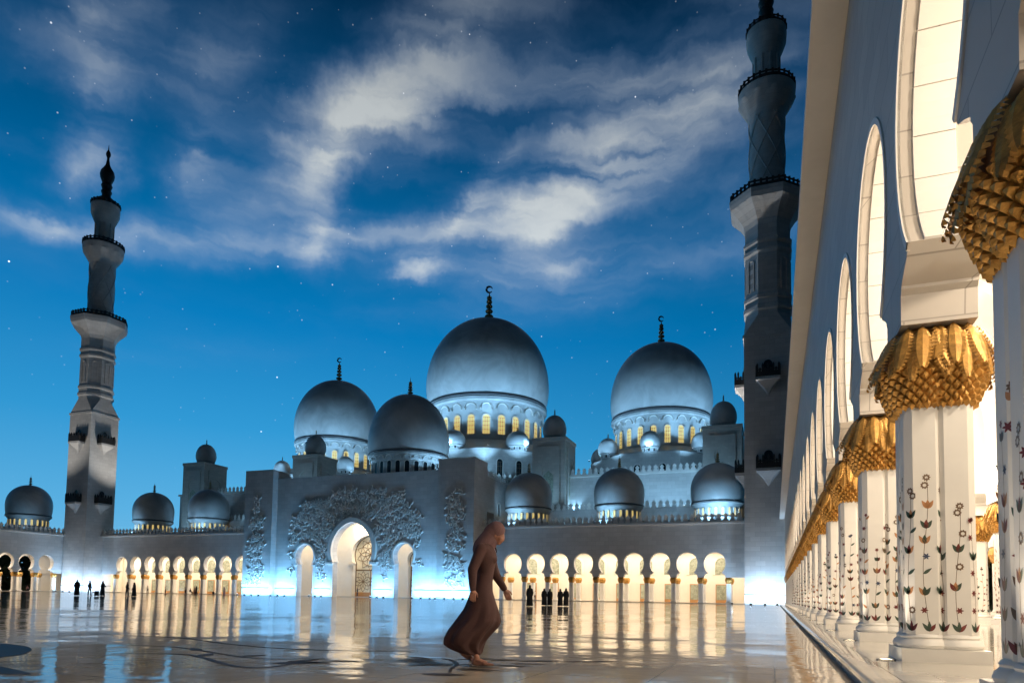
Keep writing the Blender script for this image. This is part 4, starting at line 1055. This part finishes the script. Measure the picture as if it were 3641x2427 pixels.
    # four-sided balconies on the square shaft
    for z in (20.4, 34.6):
        for (nx, ny) in ((0,-1),(1,0),(-1,0)):
            ox, oy = cx+nx*W, cy+ny*W; sx, sy = -ny, nx
            def V(s, d, zz): return (ox+sx*s+nx*d, oy+sy*s+ny*d, zz)
            hw, dp = 1.75, 1.5
            slab = MB()
            slab.add([V(-hw,0,z),V(hw,0,z),V(hw,dp,z),V(-hw,dp,z),V(-hw,0,z+.45),V(hw,0,z+.45),V(hw,dp,z+.45),V(-hw,dp,z+.45)], [(0,1,2,3),(4,5,6,7),(0,1,5,4),(1,2,6,5),(2,3,7,6),(3,0,4,7)])
            slab.add([V(-hw+.15,0,z),V(hw-.15,0,z),V(hw-.15,dp-.15,z),V(-hw+.15,dp-.15,z),V(-.8,0,z-1.0),V(.8,0,z-1.0),V(.5,.5,z-1.1),V(-.5,.5,z-1.1),V(0,.05,z-2.2)],
                     [(0,1,5,4),(1,2,6,5),(2,3,7,6),(3,0,4,7),(4,5,8),(5,6,8),(6,7,8),(7,4,8)])
            bal = part(slab, 'balcony', 'stone', th)
            rl = MB()
            for (s0,d0,s1,d1) in ((-hw,dp-.1,hw,dp-.1),(-hw+.08,0,-hw+.08,dp),(hw-.08,0,hw-.08,dp)):
                n_ = 9 if s0 != s1 else 4
                for i in range(n_):
                    t = (i+.5)/n_; p = V(s0+(s1-s0)*t, d0+(d1-d0)*t, z+.45); h_ = 1.75 if i % 2 == 0 else 1.35
                    rl.box(p[0]-.14,p[0]+.14,p[1]-.14,p[1]+.14,p[2],p[2]+h_)
                    if i % 2 == 0: rl.lathe([(.17,h_),(.12,h_+.2),(.02,h_+.42)], 6, p)
                a, b = V(s0,d0,z+.6), V(s1,d1,z+.6); rl.tube([a,b], .10, 4); a, b = V(s0,d0,z+1.55), V(s1,d1,z+1.55); rl.tube([a,b], .10, 4)
                a, b = V(s0,d0,0), V(s1,d1,0)
                rl.box(min(a[0],b[0])-.02, max(a[0],b[0])+.02, min(a[1],b[1])-.02, max(a[1],b[1])+.02, z+.6, z+1.3)
            part(rl, 'railing', 'dark', bal)
            window(th, V(0,.02,z+.46), atan2(ny,nx)+pi/2, 1.3, 3.0, 'night', 'stone')
    return th
minaret(-.7, 115.0, 'tall minaret at right beside the colonnade, its tip cut by the picture top')
minaret(-152.2, 115.0, 'tall minaret at the left corner of the courtyard, seen whole to its tip')
ML = 'small ground floodlight at the foot of a minaret'
for i_, (x, y, ax, ay) in enumerate(((-3.3,109.5,-3.1,111.6),(-1.3,109.5,-1.2,111.6),(.4,109.5,.4,111.6),(-6.2,113,-4.1,113),
                     (-154.6,109.5,-154.4,111.6),(-152.4,109.5,-152.3,111.6),(-150.2,109.5,-150.3,111.6),(-146.6,112.6,-148.8,112.7),(-146.6,114.6,-148.8,114.6))):
    floodlight((x,y,0), ('%s ground floodlight at the foot of the right minaret' % ORD[i_]) if i_ < 4 else ('%s ground floodlight at the foot of the left minaret' % ORD[i_-4]), 'floodlights at the minaret feet', 470, (ax,ay,6.0), (.42,.68,1.0), 'AREA', size=.35)
# roof-edge floodlights that can be seen as bright points
for x in (-34.65,-23.0,-19.5,-15.9): floodlight((x,132.3,18.1), 'small floodlight on the terrace right of the portal, the %s of four' % {-34.65:'leftmost',-23.0:'second',-19.5:'third',-15.9:'rightmost'}[x], 'floodlights on the mosque roofs', 1600, (x,141,23), BLUE, 'SPOT', 120)
for i_, x in enumerate((-47.5,-29.5,-11.1,-7.6)): floodlight((x,119.3,ZTOP+.6), 'floodlight on the right arcade roof edge, %s from left' % ORD[i_], 'floodlights on the mosque roofs', 1700, (x+1,126.5,20), BLUE, 'SPOT', 90)
for i_, x in enumerate((-146,-130.9,-124.6,-118.3,-112)): floodlight((x,119.3,ZTOP+.6), 'floodlight on the left arcade roof edge, %s from left' % ORD[i_], 'floodlights on the mosque roofs', 1100, (x-1,126.5,20), BLUE, 'SPOT', 90)
for i_, (x, y, z, cx_) in enumerate(((-46.5,132.8,18.1,-44.7),(-11.0,132.8,18.1,-9.3),(-109.0,132.8,18.1,-107.7),(-142.0,132.0,ZTOP+.2,-143.4),(-39.6,140.2,18.1,-41.0),(-104.0-.2,134.5,18.1,-104.05))):
    floodlight((x,y,z), 'floodlight shining up the ' + ['front of the tower right of the largest dome','tower beside the right minaret','front of the tower behind the portal left shoulder','tower at far left','right side of the tower right of the largest dome','right side of the tower behind the portal'][i_], 'floodlights aimed at the stair towers', 1500, (cx_,137 if y < 139 else 141,27), BLUE, 'SPOT', 105)
for x in (-36.2,-18.2,-136): floodlight((x,125.0,ZTOP+.2), ROOFLAB, 'floodlights on the mosque roofs', 800, (x,131.4,18.5), BLUE, 'SPOT', 120)
floodlight((-159.5,104.5,ZTOP+.6), ROOFLAB, 'floodlights on the mosque roofs', 300, (-164,109,21), BLUE, 'SPOT', 90)
for x in (-60,-66,-88,-40,-16,-112,-140):
    floodlight((x,147,27.0), ROOFLAB, 'floodlights on the mosque roofs', 2600, (x*.6+MID*.4 if -100 < x < -55 else x,160,32), BLUE, 'SPOT', 110)

for (x, y, cx) in ((-15.5,118.4,-.7),(-21.5,119.4,-.7),(-137.0,118.4,-152.2),(-160.0,96.0,-152.2)):
    floodlight((x,y,ZTOP+.6), 'floodlight on the arcade roof corner shining up at a minaret', 'floodlights aimed at the minarets', 17000, (cx,115,64), (1.0,.96,.9), 'SPOT', 62)

# ------------------------------------------------------------------ dark planting beyond the side arcades
def belt(x0, x1, y0, y1, h, n, lab):
    R = random.Random(int(x0)); mb = MB()
    for _ in range(n):
        y = R.uniform(y0, y1); x = R.uniform(x0, x1); top = h*(.72+.28*sin(y*.55)*cos(y*.21+1)); z = R.uniform(0, top) 
        s = R.uniform(.5,1.1); a, b = R.uniform(0,6.28), R.uniform(-1,1)
        u = Vector((cos(a),sin(a),b*.6)).normalized()*s; w = Vector((-sin(a)*.4,cos(a)*.4,1)).normalized()*s*.6
        p = Vector((x,y,z)); mb.add([p-u, p-w, p+u, p+w], [(0,1,2,3)])
    o = part(mb, 'hedge', 'leaf', None, kind='stuff'); tag(o, lab, 'hedge')
belt(19, 25, -10, 170, 13, 16000, 'dark belt of planting beyond the right colonnade')
belt(-188, -180, 30, 150, 17, 16000, 'dark belt of planting beyond the left arcade')

# ------------------------------------------------------------------ people
def capsule(mb, p0, p1, r0, r1, n=10):
    p0, p1 = Vector(p0), Vector(p1); d = (p1-p0); Ln = d.length or 1e-6; d = d/Ln
    a = Vector((0,0,1)) if abs(d.z) < .9 else Vector((1,0,0)); u = d.cross(a).normalized(); w = d.cross(u); rings = []
    for i in range(4):
        t = -pi/2 + pi/2*(i+.15)/4; rings.append((p0 + d*r0*sin(t), r0*cos(t)))
    rings.append((p0, r0)); rings.append((p1, r1))
    for i in range(4):
        t = pi/2*(i+1-.15)/4; rings.append((p1 + d*r1*sin(t), r1*cos(t)))
    mb.loft([[c + (u*cos(2*pi*k/n) + w*sin(2*pi*k/n))*r for k in range(n)] for c, r in rings])
def ellip(mb, c, r, tilt=0, n=14):
    rings = []
    for i in range(n):
        t = -pi/2 + pi*(i+.3)/(n-.4); ring_ = []
        for k in range(n):
            a = 2*pi*k/n; x, y, z = r[0]*cos(t)*cos(a), r[1]*cos(t)*sin(a), r[2]*sin(t)
            ring_.append((c[0] + x*cos(tilt) + z*sin(tilt), c[1] + y, c[2] - x*sin(tilt) + z*cos(tilt)))
        rings.append(ring_)
    mb.loft(rings)
def remesh(mb, name, mtl, voxel, smooth=4):
    me = mb.mesh(name, mtl); o = bpy.data.objects.new('tmp', me); sc.collection.objects.link(o)
    m1 = o.modifiers.new('r', 'REMESH'); m1.mode = 'VOXEL'; m1.voxel_size = voxel
    if smooth: m2 = o.modifiers.new('s', 'SMOOTH'); m2.iterations = smooth; m2.factor = .5
    dg = bpy.context.evaluated_depsgraph_get(); ev = o.evaluated_get(dg)
    out = bpy.data.meshes.new_from_object(ev); out.name = name
    if not out.materials: out.materials.append(MT[mtl])
    bpy.data.objects.remove(o); out.shade_smooth(); return out
def hand(mb, wr, dirv, fwd, side, s=1.0):
    """relaxed hand: wr wrist, dirv towards the fingertips, fwd where the thumb points"""
    wr = Vector(wr); d = Vector(dirv).normalized(); f = Vector(fwd).normalized(); n = d.cross(f).normalized()*side
    pc = wr + d*.05*s
    capsule(mb, wr, wr+d*.03*s, .024*s, .027*s)
    for i, o in enumerate((.030,.010,-.010,-.029)):
        k = wr + d*.085*s + f*o*s; capsule(mb, wr + d*.03*s + f*o*.7*s, k, .015*s, .0115*s, 8)
        l = (.040,.045,.042,.033)[i]*s; b = (.25,.35,.45,.55)[i]
        k2 = k + (d*cos(b) + n*sin(b))*l; k3 = k2 + (d*cos(b+.6) + n*sin(b+.6))*l*.75
        capsule(mb, k, k2, .0105*s, .0095*s, 8); capsule(mb, k2, k3, .0095*s, .0075*s, 8)
    t1 = wr + d*.02*s + f*.022*s; t2 = t1 + (d*.75 + f*.6 + n*.25).normalized()*.05*s; t3 = t2 + (d*.95 + f*.1 + n*.4).normalized()*.035*s
    capsule(mb, t1, t2, .014*s, .0115*s, 8); capsule(mb, t2, t3, .011*s, .0085*s, 8)

def place_mesh(me, loc, rz):
    R_ = Matrix.Rotation(rz, 4, 'Z'); me.transform(Matrix.Translation(Vector(loc)) @ R_); return me
# --- the woman walking across the courtyard (local x = forward, y = her left, z = up)
WLOC, WRZ = (-3.26, 7.62, 0.006), YAW
b = MB()
# head bent forward and down
ellip(b, (.125,0,1.585), (.082,.072,.108), .45)
ellip(b, (.150,0,1.535), (.062,.056,.075), .55)
capsule(b, (.168,0,1.555), (.196,0,1.512), .011, .015)             # nose
ellip(b, (.160,0,1.490), (.022,.026,.013), .5)                     # lips
ellip(b, (.138,0,1.478), (.030,.032,.026), .4)                     # chin
for sy in (-1, 1):
    ellip(b, (.160,sy*.034,1.528), (.03,.028,.035), .4)            # cheeks
    ellip(b, (.10,sy*.073,1.565), (.018,.010,.030), .3)            # ears (under the scarf)
capsule(b, (.07,0,1.52), (-.01,0,1.40), .055, .06)                 # neck
capsule(b, (-.03,0,1.34), (-.04,0,.95), .085, .08); capsule(b, (-.03,-.10,1.38), (-.03,.10,1.38), .07, .07)
capsule(b, (-.06,-.06,.93), (-.06,.06,.93), .085, .085)
# arms
sh_n, el_n, wr_n = (-.06,-.165,1.385), (-.155,-.225,1.14), (-.150,-.235,.905)
sh_f, el_f, wr_f = (.01,.165,1.385), (.105,.205,1.10), (.225,.185,.915)
for s_, e_, w_ in ((sh_n,el_n,wr_n),(sh_f,el_f,wr_f)): capsule(b, s_, e_, .05, .04); capsule(b, e_, w_, .04, .026)
hand(b, wr_n, (.03,.0,-1), (1,0,.05), -1); hand(b, wr_f, (.42,-.05,-.9), (.9,.1,.45), -1)
# legs: right foot flat in front, left heel lifting behind
capsule(b, (-.05,-.08,.9), (.05,-.07,.52), .075, .045); capsule(b, (.05,-.07,.52), (-.13,-.06,.18), .04, .036); capsule(b, (-.13,-.06,.18), (-.095,-.06,.10), .036, .034)
capsule(b, (-.06,.08,.9), (-.02,.08,.50), .075, .05); capsule(b, (-.02,.08,.50), (-.215,.08,.175), .045, .034)
def foot(ax, ay, az_, pitch, ydir=1):
    c, s_ = cos(pitch), sin(pitch)
    def q(x, z, y=0): return (ax + x*c + z*s_, ay+y, az_ - x*s_ + z*c)
    capsule(b, q(0,0), q(-.035,-.062), .034, .030); capsule(b, q(-.03,-.066), q(.10,-.072), .028, .026); capsule(b, q(.0,-.03), q(.11,-.066), .034, .026)
    for i, (yo, ln) in enumerate(((-.034,.195),(-.015,.19),(.002,.182),(.018,.172),(.033,.158))): capsule(b, q(.09,-.072,yo*ydir*.9), q(ln,-.080,yo*ydir), .020 if i == 0 else .016, .013 if i == 0 else .010, 8)
foot(-.095,-.06,.098,0.0); foot(-.215,.08,.17,.55,-1)
me = remesh(b, 'person', 'skin', .0052, 2); place_mesh(me, WLOC, WRZ)
woman = link('person', me, None, (0,0,0)); tag(woman, 'barefoot person in long brown dress and rose headscarf walking across the foreground', 'person')
# dress
SEC = [(1.475,-.085,.035,.085),(1.45,-.115,.06,.13),(1.42,-.14,.085,.175),(1.36,-.152,.112,.19),(1.29,-.145,.128,.185),(1.21,-.132,.108,.17),(1.10,-.12,.088,.155),(1.0,-.145,.078,.17),(.885,-.19,.082,.195),(.775,-.222,.118,.21),
       (.666,-.265,.153,.215),(.60,-.31,.168,.22),(.53,-.36,.177,.225),(.47,-.41,.15,.23),(.42,-.452,.105,.235),(.34,-.495,.04,.235),(.257,-.497,-.012,.215),(.20,-.42,-.032,.18),(.15,-.29,-.036,.13),(.128,-.20,-.05,.10)]
d_ = MB(); rings = []; n = 40
for z, xb, xf, hd in reversed(SEC):
    cx_, rx = (xb+xf)/2, (xf-xb)/2; ring_ = []
    fold = max(0, min(1, (.85-z)/.5))
    for k in range(n):
        a = 2*pi*k/n; f_ = 1 + fold*.07*sin(a*7+z*5) + fold*.05*sin(a*11-z*7+1)
        ring_.append((cx_ + rx*cos(a)*f_, hd*sin(a)*f_, z + .012*fold*sin(a*5)))
    rings.append(ring_)
d_.loft(rings)
for s_, e_, w_ in ((sh_n,el_n,wr_n),(sh_f,el_f,wr_f)):
    w2 = tuple(Vector(e_).lerp(Vector(w_), .93)); capsule(d_, s_, e_, .072, .060, 14); capsule(d_, e_, w2, .060, .041, 14)
capsule(d_, (-.03,-.13,1.39), (-.03,.13,1.39), .075, .075)
capsule(d_, (.04,-.07,1.275), (.075,-.07,1.27), .07, .055); capsule(d_, (.04,.07,1.275), (.075,.07,1.27), .07, .055)
me = remesh(d_, 'dress', 'dress', .008, 5); place_mesh(me, WLOC, WRZ); link('dress', me, woman)
h_ = MB()
ellip(h_, (.108,0,1.632), (.112,.098,.112), .35, 18); ellip(h_, (.06,0,1.60), (.105,.094,.125), .5, 18)
capsule(h_, (.03,0,1.56), (-.05,0,1.43), .098, .115, 16); capsule(h_, (.065,0,1.49), (.02,0,1.43), .070, .085, 14)
capsule(h_, (-.02,0,1.47), (-.075,0,1.40), .10, .10, 14)
me = remesh(h_, 'headscarf', 'hijab', .007, 4); place_mesh(me, WLOC, WRZ); link('headscarf', me, woman)
e_ = MB()
for sy in (-1, 1):
    capsule(e_, (.194,sy*.020,1.566), (.180,sy*.052,1.562), .0045, .004, 6); capsule(e_, (.190,sy*.022,1.545), (.178,sy*.046,1.540), .006, .005, 6)
me = e_.mesh('eyes_and_brows', 'eye', 3.3); place_mesh(me, WLOC, WRZ); link('eyes_and_brows', me, woman)
co = MB().tube([(.02,-.075,1.462),(.06,-.05,1.452),(.085,0,1.445),(.06,.05,1.452),(.02,.075,1.462)], .012, 6).tube([(.085,0,1.445),(.112,-.004,1.40),(.122,-.004,1.36)], [.012,.010,.006], 6)
me = co.mesh('collar', 'dress', 3.3); place_mesh(me, WLOC, WRZ); link('collar', me, woman)

# --- distant visitors
def visitor(loc, h, rz, style, lab, cloth='black', grp=None, lean=0):
    s = h/1.68; b = MB()
    ellip(b, (.02,0,1.57), (.095,.08,.12), .1, 10); capsule(b, (0,0,1.48), (0,0,1.38), .05, .055, 8)
    capsule(b, (0,0,1.33), (0,0,.98), .12, .12, 8); capsule(b, (0,-.12,1.36), (0,.12,1.36), .06, .06, 8)
    arms = []
    for sy in (-1, 1):
        sh, el_, wr = (0,sy*.17,1.36), (-.03+.02*sy,sy*.23,1.10), (.08+.05*sy,sy*.22,.88)
        if style == 'bag' and sy == 1: el_, wr = (.02,.25,1.12), (.22,.16,1.08)
        arms.append((sh,el_,wr)); capsule(b, sh, el_, .045, .04, 8); capsule(b, el_, wr, .038, .03, 8)
        hand(b, wr, (.15,0,-1), (1,0,0), -1, 1.1)
        hx = .10*sy
        if style == 'sit': capsule(b, (0,sy*.09,.5), (.42,sy*.1,.48), .08, .06, 8); capsule(b, (.42,sy*.1,.48), (.44,sy*.1,.08), .055, .04, 8); capsule(b, (.42,sy*.1,.05), (.58,sy*.1,.04), .04, .03, 8)
        else: capsule(b, (0,sy*.09,.95), (hx*.8,sy*.09,.5), .085, .06, 8); capsule(b, (hx*.8,sy*.09,.5), (hx*1.0,sy*.09,.08), .055, .04, 8); capsule(b, (hx*1.0-.04,sy*.09,.04), (hx*1.0+.16,sy*.1,.03), .04, .03, 8)
    if style == 'sit':
        for i, v in enumerate(b.v): b.v[i] = (v[0], v[1], v[2] - (.45 if v[2] > .75 else 0))
    me = remesh(b, 'person', 'skin', .02, 2); me.transform(Matrix.Scale(s, 4)); place_mesh(me, loc, rz)
    p = link('person', me, None); tag(p, lab, 'person', grp)
    c = MB(); off = -.45 if style == 'sit' else 0
    def A(q): return (q[0], q[1], q[2]+off)
    for sh, el_, wr in arms: capsule(c, A(sh), A(el_), .075, .07, 8); capsule(c, A(el_), A(tuple(Vector(el_).lerp(Vector(wr), .9))), .07, .06, 8)
    if style in ('abaya', 'bag'):
        R_ = []
        for z, rx, ry in ((.04,.30,.27),(.25,.27,.25),(.6,.22,.23),(.95,.185,.215),(1.15,.165,.195),(1.33,.15,.215),(1.43,.09,.12)):
            R_.append([(rx*cos(2*pi*k/18)*(1+.05*sin(k*3)) - .03, ry*sin(2*pi*k/18)*(1+.05*sin(k*2)), z) for k in range(18)])
        c.loft(R_)
        ellip(c, (-.01,0,1.60), (.115,.105,.125), .1, 10); capsule(c, (-.02,0,1.52), (-.02,0,1.38), .11, .15, 10)
        me = remesh(c, 'robe', cloth, .022, 3)
    else:
        capsule(c, A((0,0,1.34)), A((0,0,1.0)), .155, .145, 10); capsule(c, A((0,-.13,1.36)), A((0,.13,1.36)), .08, .08, 8)
        ellip(c, A((-.015,0,1.61)), (.10,.088,.105), 0, 10)
        me = remesh(c, 'shirt', cloth, .022, 2)
    me.transform(Matrix.Scale(s, 4)); place_mesh(me, loc, rz); link('robe' if style in ('abaya','bag') else 'shirt', me, p)
    if style not in ('abaya', 'bag'):
        t = MB()
        for sy in (-1, 1):
            hx = .10*sy
            if style == 'sit': capsule(t, (0,sy*.09,.5), (.42,sy*.1,.48), .10, .08, 8); capsule(t, (.42,sy*.1,.48), (.44,sy*.1,.12), .075, .06, 8)
            else: capsule(t, (0,sy*.09,.95), (hx*.8,sy*.09,.5), .105, .08, 8); capsule(t, (hx*.8,sy*.09,.5), (hx,sy*.09,.1), .08, .065, 8)
        me = remesh(t, 'trousers', 'navy', .022, 2); me.transform(Matrix.Scale(s, 4)); place_mesh(me, loc, rz); link('trousers', me, p)
    return p
AWAY = pi/2 + .3
for x, y, h, lab in ((-18.2,51.4,1.66,'tallest person in black robe, leftmost of the group at right of centre'), (-19.0,57.5,1.48,'person in black robe, second from left in the group at right of centre'),
                     (-18.6,57.9,1.46,'person in black robe in the middle of the group, holding a bag'), (-17.0,55.8,1.44,'person in black robe, left one of the close pair at right of centre'), (-16.55,56.0,1.50,'person in black robe, right one of the close pair at right of centre')):
    visitor((x,y,.006), h, AWAY + rnd.uniform(-.2,.2), 'abaya', lab)
visitor((-74.9,55.5,.006), 1.80, 2.4, 'abaya', 'person in long black robe, leftmost of three standing by the left minaret')
visitor((-73.1,55.7,.006), 1.72, .4, 'stand', 'person in dark shirt and trousers standing between two robed people by the left minaret', 'navy')
visitor((-75.6,59.3,.006), 1.74, .2, 'bag', 'person in long dark robe with folded arms, rightmost of three by the left minaret', 'navy')
visitor((-71.1,58.9,.006), 1.66, .5, 'stand', 'person in dark shirt embracing a robed companion before the lit arches', 'navy')
visitor((-70.6,59.4,.006), 1.62, 3.6, 'abaya', 'robed person in grey embraced by a companion before the lit arches', 'navy')
for x, y, h, rz, st_, cl_, lab in ((-131.6,114.2,1.7,.3,'stand','whitecloth','person in white shirt near the fourth arch of the left arcade'), (-126.6,114.5,1.68,1.2,'stand','whitecloth','person in white shirt near the fifth arch of the left arcade'),
    (-120.4,114.2,1.65,2.2,'stand','whitecloth','person in pale shirt beside a column of the left arcade'), (-118.8,114.0,1.7,.2,'sit','black','person in black sitting on the step of the left arcade'),
    (-117.4,114.3,1.72,1.5,'abaya','black','person in black robe standing in the left arcade, sixth arch'), (-118.1,114.5,1.6,1.0,'abaya','pinkcloth','person in muted pink robe beside the seated figure'),
    (-109.6,114.3,1.65,1.0,'abaya','pinkcloth','person in muted pink robe close to the portal left end'), (-78.4,117.4,1.75,.6,'stand','navy','person in dark clothes standing in the main doorway'),
    (-41.2,119.2,1.68,.2,'stand','whitecloth','person in white shirt under the second arch of the right arcade'),(-155.2,103.4,1.6,0,'sit','pinkcloth','person in pink sitting on the step of the far left arcade')):
    visitor((x,y,.12 if y > 115.3 or x < -154 else .006), h, rz, st_, lab, cl_)
# bags
def bag(loc, rz, lab):
    t = thing('suitcase', loc, lab, 'bag')
    mb = MB().box(-.21,.21,-.12,.12,.06,.58); part(mb, 'case', 'black', t, loc=loc, rz=rz)
    part(MB().tube([(-.12,0,.58),(-.12,0,.85),(.12,0,.85),(.12,0,.58)], .015, 5), 'handle', 'housing', t, loc=loc, rz=rz)
    for sx in (-.16,.16): part(MB().lathe([(.05,-.04),(.05,.04)], 10), 'wheel', 'housing', t, loc=(loc[0]+sx*cos(rz), loc[1]+sx*sin(rz), loc[2]+.05), rz=0)
bag((-71.3,55.2,.006), .5, 'black suitcase standing on the floor between the people by the left minaret')
bag((-112.4,114.1,.006), .2, 'small black bag on the step near the portal left end')
